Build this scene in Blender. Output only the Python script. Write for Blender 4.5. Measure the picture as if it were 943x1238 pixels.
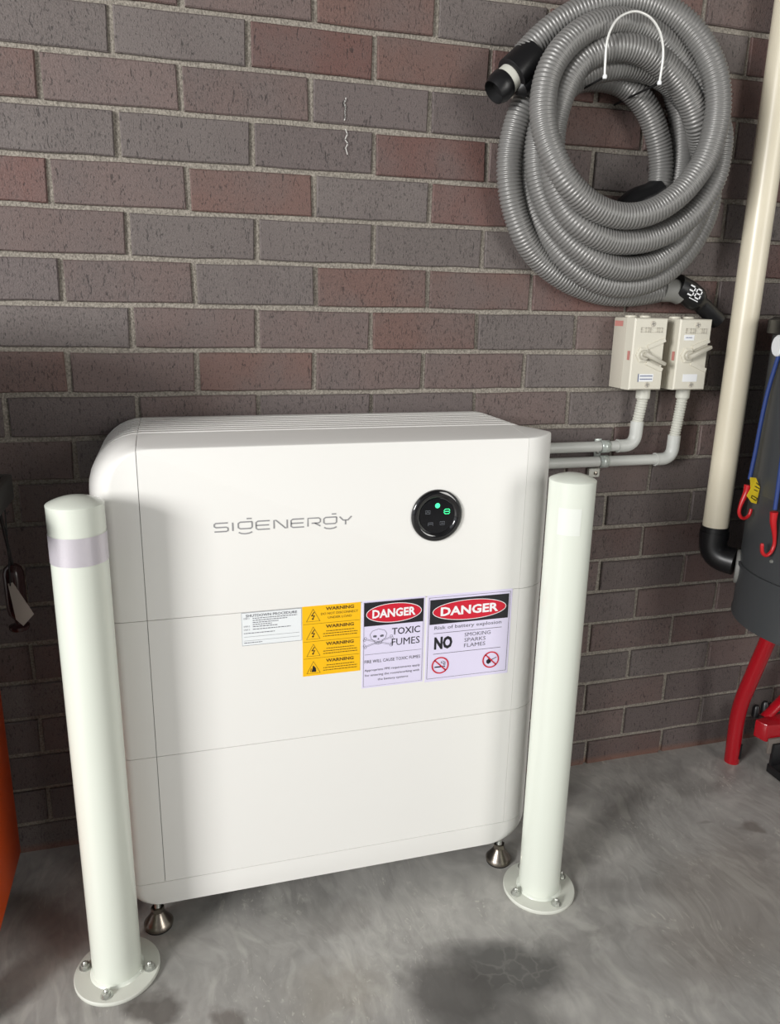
import bpy, bmesh, math, random
from mathutils import Vector, Matrix
C = bpy.context.scene.collection
PI = math.pi
sc = bpy.context.scene
for o in list(bpy.data.objects): bpy.data.objects.remove(o)

# ---------------------------------------------------------------- camera
cam_d = bpy.data.cameras.new('camera'); cam = bpy.data.objects.new('camera', cam_d); C.objects.link(cam)
cam_d.sensor_fit = 'HORIZONTAL'; cam_d.sensor_width = 36.0
cam_d.lens = 913.13 * 36.0 / 943.0
cam_d.clip_start = 0.01
right = Vector((0.96208, -0.27209, 0.01942)); fwd = Vector((0.2676, 0.9276, -0.26066)); up = Vector((0.05291, 0.25597, 0.96524))
M = Matrix.Identity(4)
for i in range(3):
    M[i][0] = right[i]; M[i][1] = up[i]; M[i][2] = -fwd[i]
M[0][3], M[1][3], M[2][3] = 0.19103, -1.58386, 1.1954
cam.matrix_world = M
sc.camera = cam

# ---------------------------------------------------------------- light
sc.view_settings.view_transform = 'Standard'; sc.view_settings.look = 'None'
sc.view_settings.gamma = 1.0; sc.view_settings.use_curve_mapping = False
sc.view_settings.exposure = 0.08
w = bpy.data.worlds.new('world'); sc.world = w; w.use_nodes = True
w.node_tree.nodes['Background'].inputs[0].default_value = (0.93, 0.96, 1.0, 1)
w.node_tree.nodes['Background'].inputs[1].default_value = 0.8
def area(name, loc, target, sx, sy, power, col=(1, 1, 1)):
    d = bpy.data.lights.new(name, 'AREA'); d.shape = 'RECTANGLE'; d.size = sx; d.size_y = sy; d.energy = power; d.color = col
    o = bpy.data.objects.new(name, d); C.objects.link(o); o.location = loc
    o.rotation_euler = (Vector(target) - Vector(loc)).to_track_quat('-Z', 'Y').to_euler()
    return o
# daylight through the open garage door behind and to the left of the camera
area('garage_door_daylight', (-3.3, -2.9, 1.95), (0.4, -0.2, 0.9), 1.2, 1.2, 205, (1.0, 0.985, 0.965))
area('right_fill_light', (2.5, -3.2, 1.5), (0.8, -0.3, 0.8), 1.0, 1.9, 40, (1.0, 0.98, 0.94))  # added fill lamp, no door there; lifts right-hand sides and softens the bollard shadow

# ---------------------------------------------------------------- materials
def lin(c):
    f = lambda v: v / 12.92 if v <= 0.04045 else ((v + 0.055) / 1.055) ** 2.4
    return tuple(f(v / 255.0) for v in c) + (1.0,)
def mat(name, col, rough=0.5, metal=0.0, emis=None, es=0.0, bump=0.0, bscale=200.0, var=0.0, coat=0.0, trans=0.0):
    m = bpy.data.materials.new(name); m.use_nodes = True
    nt = m.node_tree; b = nt.nodes['Principled BSDF']
    b.inputs['Base Color'].default_value = lin(col); b.inputs['Roughness'].default_value = rough
    b.inputs['Metallic'].default_value = metal
    b.inputs['Coat Weight'].default_value = coat
    b.inputs['Transmission Weight'].default_value = trans
    if emis: b.inputs['Emission Color'].default_value = lin(emis); b.inputs['Emission Strength'].default_value = es
    tc = nt.nodes.new('ShaderNodeTexCoord'); n = nt.nodes.new('ShaderNodeTexNoise')
    n.inputs['Scale'].default_value = bscale; n.inputs['Detail'].default_value = 4
    nt.links.new(tc.outputs['Object'], n.inputs['Vector'])
    if bump:
        bp = nt.nodes.new('ShaderNodeBump'); bp.inputs['Strength'].default_value = bump; bp.inputs['Distance'].default_value = 0.001
        nt.links.new(n.outputs['Fac'], bp.inputs['Height']); nt.links.new(bp.outputs['Normal'], b.inputs['Normal'])
    if var:
        n2 = nt.nodes.new('ShaderNodeTexNoise'); n2.inputs['Scale'].default_value = 6; n2.inputs['Detail'].default_value = 5
        nt.links.new(tc.outputs['Object'], n2.inputs['Vector'])
        mx = nt.nodes.new('ShaderNodeMix'); mx.data_type = 'RGBA'; mx.blend_type = 'MULTIPLY'
        mr = nt.nodes.new('ShaderNodeMapRange'); mr.inputs[1].default_value = 0.35; mr.inputs[2].default_value = 0.65
        mr.inputs[3].default_value = 1 - var; mr.inputs[4].default_value = 1.0
        nt.links.new(n2.outputs['Fac'], mr.inputs[0])
        mx.inputs['Factor'].default_value = 1.0; mx.inputs['A'].default_value = lin(col)
        nt.links.new(mr.outputs[0], mx.inputs['B']); nt.links.new(mx.outputs['Result'], b.inputs['Base Color'])
    return m

WHITE = mat('white_powder_coat', (232, 231, 227), 0.42, bump=0.05, bscale=900)
CORE = mat('dark_gap', (128, 126, 122), 0.8)
POST = mat('cream_gloss_paint', (219, 224, 213), 0.24, bump=0.06, bscale=60, coat=0.25)
PLATE = mat('base_plate_paint', (212, 214, 204), 0.4, var=0.1)
TAPE = mat('reflective_tape', (208, 203, 210), 0.28, 0.3, bump=0.3, bscale=500)
TAPEW = mat('white_tape', (226, 230, 223), 0.25)
STEEL = mat('zinc_steel', (192, 194, 188), 0.32, 0.7, bump=0.1, bscale=300)
STEEL2 = mat('brushed_steel', (150, 142, 132), 0.28, 0.95)
RUBBER = mat('black_rubber', (24, 24, 25), 0.6)
CONDUIT = mat('grey_conduit', (204, 206, 201), 0.4, var=0.04)
CONDUITW = mat('conduit_flex', (206, 206, 196), 0.45)
SWITCH = mat('switch_plastic', (216, 212, 197), 0.42)
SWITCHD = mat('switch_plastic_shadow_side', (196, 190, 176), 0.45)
LEVER = mat('switch_lever', (186, 182, 168), 0.35)
LABELW = mat('paper_label', (236, 238, 240), 0.6)
LABELB = mat('label_blue_print', (66, 82, 128), 0.6)
REDP = mat('faded_red_print', (196, 132, 124), 0.6)
ZINC = mat('bright_zinc', (206, 214, 208), 0.3, 0.3)
PVC = mat('cream_pvc', (226, 218, 196), 0.32, var=0.05)
PVCB = mat('black_fitting', (20, 20, 22), 0.35)
HOSE = mat('grey_hose', (133, 132, 130), 0.36, 0.25)
HOOKW = mat('white_wire', (226, 226, 222), 0.35, 0.2)
BLACK = mat('black_plastic', (22, 22, 24), 0.35)
GREYC = mat('grey_cuff', (128, 128, 124), 0.5)
TANK = mat('charcoal_tank', (62, 64, 66), 0.42, bump=0.1, bscale=300)
RED = mat('red_gloss', (158, 12, 26), 0.2, coat=0.4)
REDM = mat('red_plastic', (184, 26, 32), 0.35)
BLUE = mat('blue_cord', (34, 58, 120), 0.6, bump=0.6, bscale=500)
YEL = mat('yellow_tag', (226, 198, 40), 0.5)
ORANGE = mat('orange_paint', (206, 76, 14), 0.4)
DARK = mat('dark_cabinet', (26, 26, 28), 0.45)
DARKT = mat('dark_tray', (50, 49, 46), 0.5)
BOTTLE = mat('dark_brown_glass', (58, 34, 34), 0.2, trans=0.3)
# prints
S_WHITE = mat('sign_lilac_white', (222, 216, 240), 0.4)
S_PAPER = mat('sign_paper', (232, 236, 238), 0.45)
S_YEL = mat('sign_yellow', (246, 190, 12), 0.4)
S_BLK = mat('sign_black', (28, 28, 34), 0.45)
S_RED = mat('sign_red', (204, 22, 48), 0.45)
S_TXT = mat('sign_white_print', (240, 238, 240), 0.45)
S_GREY = mat('sign_grey_print', (96, 96, 106), 0.5)
S_DKY = mat('sign_dark_on_yellow', (92, 64, 10), 0.5)
LOGO = mat('logo_silver', (150, 150, 152), 0.4, 0.1)
GREEN = mat('green_led', (60, 230, 150), 0.4, emis=(70, 240, 160), es=0.9)
ICON = mat('display_icon', (100, 104, 110), 0.4)
GLOSSB = mat('gloss_black_bezel', (10, 10, 14), 0.08, coat=1.0)
SCREEN = mat('black_screen', (9, 10, 16), 0.12)
CHALK = mat('chalk', (206, 204, 200), 0.9)

def brick_mat():
    m = bpy.data.materials.new('clay_brick'); m.use_nodes = True; nt = m.node_tree; N = nt.nodes; L = nt.links
    b = N['Principled BSDF']; b.inputs['Roughness'].default_value = 0.62
    geo = N.new('ShaderNodeNewGeometry'); oi = N.new('ShaderNodeObjectInfo')
    n1 = N.new('ShaderNodeTexNoise'); n1.inputs['Scale'].default_value = 7; n1.inputs['Detail'].default_value = 4
    L.new(geo.outputs['Position'], n1.inputs['Vector'])
    # flecks: vertical wire cut marks
    mp = N.new('ShaderNodeMapping'); mp.inputs['Scale'].default_value = (1.0, 1.0, 0.42)
    L.new(geo.outputs['Position'], mp.inputs['Vector'])
    n2 = N.new('ShaderNodeTexNoise'); n2.inputs['Scale'].default_value = 330; n2.inputs['Detail'].default_value = 3
    L.new(mp.outputs[0], n2.inputs['Vector'])
    r2 = N.new('ShaderNodeMapRange'); r2.inputs[1].default_value = 0.33; r2.inputs[2].default_value = 0.42; r2.inputs[3].default_value = 0.55; r2.inputs[4].default_value = 1.0
    L.new(n2.outputs['Fac'], r2.inputs[0])
    n3 = N.new('ShaderNodeTexNoise'); n3.inputs['Scale'].default_value = 420; n3.inputs['Detail'].default_value = 2
    L.new(geo.outputs['Position'], n3.inputs['Vector'])
    r3 = N.new('ShaderNodeMapRange'); r3.inputs[1].default_value = 0.3; r3.inputs[2].default_value = 0.7; r3.inputs[3].default_value = 0.82; r3.inputs[4].default_value = 1.16
    L.new(n3.outputs['Fac'], r3.inputs[0])
    mp2 = N.new('ShaderNodeMapping'); mp2.inputs['Scale'].default_value = (1.0, 1.0, 0.30)
    L.new(geo.outputs['Position'], mp2.inputs['Vector'])
    n4 = N.new('ShaderNodeTexNoise'); n4.inputs['Scale'].default_value = 190; n4.inputs['Detail'].default_value = 2; n4.inputs['Distortion'].default_value = 0.8
    L.new(mp2.outputs[0], n4.inputs['Vector'])
    r4 = N.new('ShaderNodeMapRange'); r4.inputs[1].default_value = 0.30; r4.inputs[2].default_value = 0.37; r4.inputs[3].default_value = 0.45; r4.inputs[4].default_value = 1.0
    L.new(n4.outputs['Fac'], r4.inputs[0])
    mm4 = N.new('ShaderNodeMath'); mm4.operation = 'MULTIPLY'; L.new(r2.outputs[0], mm4.inputs[0]); L.new(r4.outputs[0], mm4.inputs[1])
    # base tone = object colour, patch of greyer flash
    mx = N.new('ShaderNodeMix'); mx.data_type = 'RGBA'
    r1 = N.new('ShaderNodeMapRange'); r1.inputs[1].default_value = 0.42; r1.inputs[2].default_value = 0.66; r1.inputs[3].default_value = 0; r1.inputs[4].default_value = 0.6
    L.new(n1.outputs['Fac'], r1.inputs[0]); L.new(r1.outputs[0], mx.inputs['Factor'])
    L.new(oi.outputs['Color'], mx.inputs['A']); mx.inputs['B'].default_value = lin((100, 91, 89))
    m1 = N.new('ShaderNodeMix'); m1.data_type = 'RGBA'; m1.blend_type = 'MULTIPLY'; m1.inputs['Factor'].default_value = 1
    L.new(mx.outputs['Result'], m1.inputs['A']); L.new(mm4.outputs[0], m1.inputs['B'])
    m2 = N.new('ShaderNodeMix'); m2.data_type = 'RGBA'; m2.blend_type = 'MULTIPLY'; m2.inputs['Factor'].default_value = 1
    L.new(m1.outputs['Result'], m2.inputs['A']); L.new(r3.outputs[0], m2.inputs['B'])
    # reddish dirt splash at the foot of the wall
    sp = N.new('ShaderNodeSeparateXYZ'); L.new(geo.outputs['Position'], sp.inputs[0])
    rz = N.new('ShaderNodeMapRange'); rz.inputs[1].default_value = 0.018; rz.inputs[2].default_value = 0.032; rz.inputs[3].default_value = 0.5; rz.inputs[4].default_value = 0
    L.new(sp.outputs['Z'], rz.inputs[0])
    m3 = N.new('ShaderNodeMix'); m3.data_type = 'RGBA'; L.new(rz.outputs[0], m3.inputs['Factor']); L.new(m2.outputs['Result'], m3.inputs['A']); m3.inputs['B'].default_value = lin((138, 96, 78))
    L.new(m3.outputs['Result'], b.inputs['Base Color'])
    bp = N.new('ShaderNodeBump'); bp.inputs['Strength'].default_value = 0.6; bp.inputs['Distance'].default_value = 0.0015
    ad = N.new('ShaderNodeMath'); ad.operation = 'ADD'; L.new(mm4.outputs[0], ad.inputs[0]); L.new(n3.outputs['Fac'], ad.inputs[1])
    L.new(ad.outputs[0], bp.inputs['Height']); L.new(bp.outputs['Normal'], b.inputs['Normal'])
    return m
BRICK = brick_mat()

def mortar_mat():
    m = bpy.data.materials.new('mortar'); m.use_nodes = True; nt = m.node_tree; N = nt.nodes; L = nt.links
    b = N['Principled BSDF']; b.inputs['Roughness'].default_value = 0.95
    geo = N.new('ShaderNodeNewGeometry'); n = N.new('ShaderNodeTexNoise'); n.inputs['Scale'].default_value = 260; n.inputs['Detail'].default_value = 3
    L.new(geo.outputs['Position'], n.inputs['Vector'])
    cr = N.new('ShaderNodeValToRGB'); cr.color_ramp.elements[0].position = 0.3; cr.color_ramp.elements[0].color = lin((118, 112, 104))
    cr.color_ramp.elements[1].position = 0.7; cr.color_ramp.elements[1].color = lin((168, 161, 150))
    L.new(n.outputs['Fac'], cr.inputs[0])
    sp = N.new('ShaderNodeSeparateXYZ'); L.new(geo.outputs['Position'], sp.inputs[0])
    rz = N.new('ShaderNodeMapRange'); rz.inputs[1].default_value = 0.02; rz.inputs[2].default_value = 0.035; rz.inputs[3].default_value = 0.7; rz.inputs[4].default_value = 0
    L.new(sp.outputs['Z'], rz.inputs[0])
    m3 = N.new('ShaderNodeMix'); m3.data_type = 'RGBA'; L.new(rz.outputs[0], m3.inputs['Factor']); L.new(cr.outputs[0], m3.inputs['A']); m3.inputs['B'].default_value = lin((132, 92, 74))
    L.new(m3.outputs['Result'], b.inputs['Base Color'])
    bp = N.new('ShaderNodeBump'); bp.inputs['Strength'].default_value = 1.0; bp.inputs['Distance'].default_value = 0.003
    L.new(n.outputs['Fac'], bp.inputs['Height']); L.new(bp.outputs['Normal'], b.inputs['Normal'])
    return m
MORTAR = mortar_mat()

def floor_mat():
    m = bpy.data.materials.new('trowelled_concrete'); m.use_nodes = True; nt = m.node_tree; N = nt.nodes; L = nt.links
    b = N['Principled BSDF']
    geo = N.new('ShaderNodeNewGeometry')
    def noise(sc_, det, vec=None, dist=0.0):
        n = N.new('ShaderNodeTexNoise'); n.inputs['Scale'].default_value = sc_; n.inputs['Detail'].default_value = det; n.inputs['Distortion'].default_value = dist
        L.new(vec if vec else geo.outputs['Position'], n.inputs['Vector']); return n
    def rng(src, a, b_, c, d):
        r = N.new('ShaderNodeMapRange'); r.inputs[1].default_value = a; r.inputs[2].default_value = b_; r.inputs[3].default_value = c; r.inputs[4].default_value = d
        L.new(src, r.inputs[0]); return r.outputs[0]
    n1 = noise(3.2, 8, dist=1.2)
    cr = N.new('ShaderNodeValToRGB'); e = cr.color_ramp.elements
    e[0].position = 0.28; e[0].color = lin((136, 134, 130)); e[1].position = 0.75; e[1].color = lin((182, 180, 175))
    k = e.new(0.5); k.color = lin((157, 155, 151))
    L.new(n1.outputs['Fac'], cr.inputs[0])
    # trowel streaks
    mp = N.new('ShaderNodeMapping'); mp.inputs['Scale'].default_value = (1.0, 0.42, 1.0); mp.inputs['Rotation'].default_value = (0, 0, 0.9)
    wv = noise(2.0, 2); vm = N.new('ShaderNodeVectorMath'); vm.operation = 'SCALE'; vm.inputs['Scale'].default_value = 0.35
    L.new(wv.outputs['Color'], vm.inputs[0]); va = N.new('ShaderNodeVectorMath'); va.operation = 'ADD'; L.new(vm.outputs[0], va.inputs[0]); L.new(geo.outputs['Position'], va.inputs[1])
    L.new(va.outputs[0], mp.inputs['Vector'])
    n2 = noise(46, 8, mp.outputs[0], 0.8)
    s2 = rng(n2.outputs['Fac'], 0.3, 0.72, 0.87, 1.13)
    n5 = noise(18, 9, mp.outputs[0], 1.2); s5 = rng(n5.outputs['Fac'], 0.54, 0.68, 0.0, 0.30)
    mul = N.new('ShaderNodeMix'); mul.data_type = 'RGBA'; mul.blend_type = 'MULTIPLY'; mul.inputs['Factor'].default_value = 1
    L.new(cr.outputs[0], mul.inputs['A']); L.new(s2, mul.inputs['B'])
    lt = N.new('ShaderNodeMix'); lt.data_type = 'RGBA'; L.new(s5, lt.inputs['Factor']); L.new(mul.outputs['Result'], lt.inputs['A']); lt.inputs['B'].default_value = lin((202, 201, 193))
    n6 = noise(70, 5, mp.outputs[0], 2.0); n7 = noise(4.5, 3); f6 = N.new('ShaderNodeMath'); f6.operation = 'MULTIPLY'
    L.new(rng(n6.outputs['Fac'], 0.60, 0.70, 0.0, 0.55), f6.inputs[0]); L.new(rng(n7.outputs['Fac'], 0.45, 0.62, 0.0, 1.0), f6.inputs[1])
    l2 = N.new('ShaderNodeMix'); l2.data_type = 'RGBA'; L.new(f6.outputs[0], l2.inputs['Factor']); L.new(lt.outputs['Result'], l2.inputs['A']); l2.inputs['B'].default_value = lin((206, 204, 194))
    last = l2.outputs['Result']
    # oil stains (true shape on the slab)
    nd = noise(13, 4); vs = N.new('ShaderNodeVectorMath'); vs.operation = 'SCALE'; vs.inputs['Scale'].default_value = 0.10
    sb = N.new('ShaderNodeVectorMath'); sb.operation = 'SUBTRACT'; sb.inputs[1].default_value = (0.5, 0.5, 0.5); L.new(nd.outputs['Color'], sb.inputs[0])
    L.new(sb.outputs[0], vs.inputs[0]); pa = N.new('ShaderNodeVectorMath'); pa.operation = 'ADD'; L.new(vs.outputs[0], pa.inputs[0]); L.new(geo.outputs['Position'], pa.inputs[1])
    def stain(cx, cy, rx, ry, rot, amt, col):
        nonlocal last
        mp = N.new('ShaderNodeMapping'); mp.vector_type = 'TEXTURE'
        mp.inputs['Location'].default_value = (cx, cy, 0.011); mp.inputs['Rotation'].default_value = (0, 0, rot); mp.inputs['Scale'].default_value = (rx, ry, 1)
        L.new(pa.outputs[0], mp.inputs['Vector'])
        ln = N.new('ShaderNodeVectorMath'); ln.operation = 'LENGTH'; L.new(mp.outputs[0], ln.inputs[0])
        f = rng(ln.outputs['Value'], 0.60, 1.15, amt, 0.0)
        mm = N.new('ShaderNodeMix'); mm.data_type = 'RGBA'; L.new(f, mm.inputs['Factor']); L.new(last, mm.inputs['A']); mm.inputs['B'].default_value = lin(col)
        last = mm.outputs['Result']
    stain(0.74, -0.560, 0.125, 0.070, -0.25, 0.78, (56, 55, 54))
    stain(0.615, -0.57, 0.085, 0.085, 0.3, 0.74, (62, 58, 56))
    stain(0.66, -0.68, 0.13, 0.10, 0.1, 0.6, (68, 66, 64))
    stain(0.68, -0.60, 0.24, 0.16, 0.0, 0.22, (84, 82, 80))
    stain(0.10, -0.475, 0.055, 0.045, 0.2, 0.75, (70, 64, 60))
    stain(0.225, -0.525, 0.03, 0.035, 0.2, 0.6, (82, 72, 66))
    stain(1.472, -0.334, 0.035, 0.02, 0, 0.55, (94, 86, 80))
    stain(1.37, -0.29, 0.022, 0.012, 0, 0.35, (94, 88, 82))
    stain(1.25, -0.52, 0.28, 0.14, 0.6, 0.28, (112, 98, 86))
    stain(0.42, -0.52, 0.10, 0.07, 0.2, 0.22, (130, 118, 96))
    stain(0.47, -0.36, 0.06, 0.04, 0.6, 0.25, (84, 78, 74))
    # pale crack network inside the large stain
    vo = N.new('ShaderNodeTexVoronoi'); vo.feature = 'DISTANCE_TO_EDGE'; vo.inputs['Scale'].default_value = 24; L.new(pa.outputs[0], vo.inputs['Vector'])
    vr = rng(vo.outputs['Distance'], 0.0, 0.09, 0.5, 0.0)
    mpx = N.new('ShaderNodeMapping'); mpx.vector_type = 'TEXTURE'; mpx.inputs['Location'].default_value = (0.76, -0.55, 0.011); mpx.inputs['Scale'].default_value = (0.11, 0.06, 1)
    L.new(geo.outputs['Position'], mpx.inputs['Vector']); ln = N.new('ShaderNodeVectorMath'); ln.operation = 'LENGTH'; L.new(mpx.outputs[0], ln.inputs[0])
    inm = rng(ln.outputs['Value'], 0.6, 1.0, 1.0, 0.0); mu = N.new('ShaderNodeMath'); mu.operation = 'MULTIPLY'; L.new(vr, mu.inputs[0]); L.new(inm, mu.inputs[1])
    mc = N.new('ShaderNodeMix'); mc.data_type = 'RGBA'; L.new(mu.outputs[0], mc.inputs['Factor']); L.new(last, mc.inputs['A']); mc.inputs['B'].default_value = lin((120, 118, 114))
    L.new(mc.outputs['Result'], b.inputs['Base Color'])
    L.new(rng(n1.outputs['Fac'], 0.3, 0.7, 0.42, 0.62), b.inputs['Roughness'])
    bp = N.new('ShaderNodeBump'); bp.inputs['Strength'].default_value = 0.25; bp.inputs['Distance'].default_value = 0.002
    L.new(n2.outputs['Fac'], bp.inputs['Height']); L.new(bp.outputs['Normal'], b.inputs['Normal'])
    return m
FLOOR = floor_mat()

# ---------------------------------------------------------------- mesh helpers
class MB:
    def __init__(s): s.v = []; s.f = []
    def add(s, v, f):
        o = len(s.v); s.v += [tuple(p) for p in v]; s.f += [tuple(i + o for i in q) for q in f]; return s
    def box(s, x0, x1, y0, y1, z0, z1):
        return s.add([(x0,y0,z0),(x1,y0,z0),(x1,y1,z0),(x0,y1,z0),(x0,y0,z1),(x1,y0,z1),(x1,y1,z1),(x0,y1,z1)],
                     [(0,3,2,1),(4,5,6,7),(0,1,5,4),(1,2,6,5),(2,3,7,6),(3,0,4,7)])
    def lathe(s, prof, n=40, base=(0,0,0), axis='z', cap=True):
        """prof: list of (r, h) from bottom to top"""
        v = []; f = []
        for r, h in prof:
            for k in range(n):
                a = 2*PI*k/n; x, y = r*math.cos(a), r*math.sin(a)
                p = {'z': (x, y, h), 'y': (x, -h, y), 'x': (h, x, y)}[axis]
                v.append((p[0]+base[0], p[1]+base[1], p[2]+base[2]))
        for i in range(len(prof)-1):
            for k in range(n):
                a, b = i*n+k, i*n+(k+1) % n
                f.append((a, b, b+n, a+n))
        if cap:
            f.append(tuple(range(n-1, -1, -1))); f.append(tuple((len(prof)-1)*n+k for k in range(n)))
        return s.add(v, f)
    def sweep(s, pts, rad, n=12, cap=True):
        pts = [Vector(p) for p in pts]; m = len(pts)
        if not hasattr(rad, '__len__'): rad = [rad]*m
        T = []
        for i in range(m):
            t = pts[min(i+1, m-1)] - pts[max(i-1, 0)]; T.append(t.normalized())
        u = T[0].orthogonal().normalized(); v = []; f = []
        for i in range(m):
            u = (u - T[i]*u.dot(T[i])).normalized(); w_ = T[i].cross(u)
            for k in range(n):
                a = 2*PI*k/n; p = pts[i] + (u*math.cos(a) + w_*math.sin(a))*rad[i]; v.append(tuple(p))
        for i in range(m-1):
            for k in range(n):
                a, b = i*n+k, i*n+(k+1) % n; f.append((a, b, b+n, a+n))
        if cap: f.append(tuple(range(n-1, -1, -1))); f.append(tuple((m-1)*n+k for k in range(n)))
        return s.add(v, f)
    # flat graphics in a plane of constant y (facing the room)
    def poly(s, pts, y): return s.add([(x, y, z) for x, z in pts], [tuple(range(len(pts)))])
    def ribbon(s, pts, wd, y, closed=False):
        P = [Vector(p) for p in pts]; m = len(P); L_ = []
        for i in range(m):
            if closed: a, b = P[(i-1) % m], P[(i+1) % m]
            else: a, b = P[max(i-1, 0)], P[min(i+1, m-1)]
            t = (b-a).normalized(); nn = Vector((-t.y, t.x)); L_.append((P[i]+nn*wd/2, P[i]-nn*wd/2))
        v = []
        for a, b in L_: v += [(a.x, y, a.y), (b.x, y, b.y)]
        f = [(2*i, 2*i+1, (2*i+3) % (2*m), (2*i+2) % (2*m)) for i in range(m if closed else m-1)]
        return s.add(v, f)
    def segs(s, pts, wd, y):
        for a, b in zip(pts[:-1], pts[1:]):
            a = Vector(a); b = Vector(b); t = (b-a).normalized()*wd*0.5
            s.ribbon([a-t, b+t], wd, y)
        return s
    def disc(s, cx, cz, r, y, rz=None, n=36, rot=0.0):
        rz = rz or r
        return s.poly([(cx+r*math.cos(2*PI*k/n), cz+rz*math.sin(2*PI*k/n)) for k in range(n)], y)
    def build(s, name, m, parent=None, smooth=True, ang=35, bevel=0.0, seg=2):
        me = bpy.data.meshes.new(name); me.from_pydata(s.v, [], s.f); me.update()
        return link(name, me, m, parent, smooth, ang, bevel, seg)
def link(name, me, m, parent=None, smooth=True, ang=35, bevel=0.0, seg=2):
    bm = bmesh.new(); bm.from_mesh(me); bmesh.ops.recalc_face_normals(bm, faces=bm.faces)
    if bevel:
        bmesh.ops.remove_doubles(bm, verts=bm.verts, dist=1e-5)
        ed = [e for e in bm.edges if len(e.link_faces) == 2 and e.calc_face_angle(0) > 0.6]
        bmesh.ops.bevel(bm, geom=ed, offset=bevel, segments=seg, profile=0.5, affect='EDGES', clamp_overlap=True)
    bm.to_mesh(me); bm.free()
    if smooth:
        for p in me.polygons: p.use_smooth = True
        me.set_sharp_from_angle(angle=math.radians(ang))
    me.materials.append(m)
    o = bpy.data.objects.new(name, me); C.objects.link(o)
    if parent: put(o, parent)
    return o
def world_of(p):
    q = Vector((0, 0, 0))
    while p: q = q + p.location; p = p.parent
    return q
def put(o, parent):      # meshes are made in world coordinates; keep them there under the parent
    o.parent = parent; o.location = o.location - world_of(parent)
def thing(name, label, cat, loc, group=None):
    o = bpy.data.objects.new(name, None); C.objects.link(o); o.location = loc; o.empty_display_size = 0.05
    o['label'] = label; o['category'] = cat
    if group: o['group'] = group
    return o
def tag(o, label, cat, group=None):
    o['label'] = label; o['category'] = cat
    if group: o['group'] = group
    return o
def part_label(o, s): o['label'] = s; return o
def text(name, s, m, parent, x0, x1, z0, z1, y, bold=0.0, slant=0.0):
    """flat lettering filling the box x0..x1, z0..z1 on the plane y"""
    cu = bpy.data.curves.new(name, 'FONT'); cu.body = s; cu.size = 1.0; cu.offset = bold; cu.resolution_u = 2; cu.space_line = 1.0
    t = bpy.data.objects.new('tmp', cu); C.objects.link(t)
    bpy.context.view_layer.update()
    dg = bpy.context.evaluated_depsgraph_get(); me = bpy.data.meshes.new_from_object(t.evaluated_get(dg))
    bpy.data.objects.remove(t)
    xs = [v.co.x for v in me.vertices]; ys = [v.co.y for v in me.vertices]
    ax, bx, ay, by = min(xs), max(xs), min(ys), max(ys)
    for v in me.vertices:
        fx = (v.co.x-ax)/(bx-ax); fz = (v.co.y-ay)/(by-ay)
        v.co = (x0+(x1-x0)*fx, y, z0+(z1-z0)*fz)
    me.materials.clear(); me.materials.append(m); me.name = name
    o = bpy.data.objects.new(name, me); C.objects.link(o); put(o, parent); return o
def spline(pts, step):
    """Catmull-Rom through pts, resampled at equal arc length"""
    P = [Vector(p) for p in pts]; P = [P[0]*2-P[1]] + P + [P[-1]*2-P[-2]]; out = []
    for i in range(1, len(P)-2):
        a, b, c, d = P[i-1:i+3]
        for k in range(24):
            t = k/24; out.append(0.5*((2*b)+(c-a)*t+(2*a-5*b+4*c-d)*t*t+(3*b-a-3*c+d)*t**3))
    out.append(P[-2]); res = [out[0]]; acc = 0.0; need = step
    for a, b in zip(out[:-1], out[1:]):
        L_ = (b-a).length
        while acc+L_ >= need and L_ > 0:
            res.append(a.lerp(b, (need-acc)/L_)); need += step
        acc += L_
    return res
ZF = 0.011          # floor level

# ---------------------------------------------------------------- floor and brick wall
X0, X1 = -1.38, 2.94
fl = MB().box(-4, 5, -5, 0.1, ZF-0.1, ZF).build('floor', FLOOR, smooth=False); fl['kind'] = 'structure'
CH = 0.086*0.9941
RENDER_ = mat('pale_render', (160, 161, 162), 0.9, bump=0.2, bscale=80)
o = MB().box(-1.2, 3.06, -4.72, 0.12, 2.7, 2.8).build('ceiling', mat('dark_ceiling', (104, 102, 99), 0.9), smooth=False); o['kind'] = 'structure'
o = MB().box(2.94, 3.06, -4.6, 0.12, 0.0, 2.7).build('wall_right', RENDER_, smooth=False); o['kind'] = 'structure'
o = MB().box(-1.2, 3.06, -4.72, -4.6, 0.0, 2.7).build('wall_rear', RENDER_, smooth=False); o['kind'] = 'structure'
wall = MB().box(X0, X1, 0.0065, 0.12, 0.0, 2.7).build('wall_back', MORTAR, smooth=False); wall['kind'] = 'structure'
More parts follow.
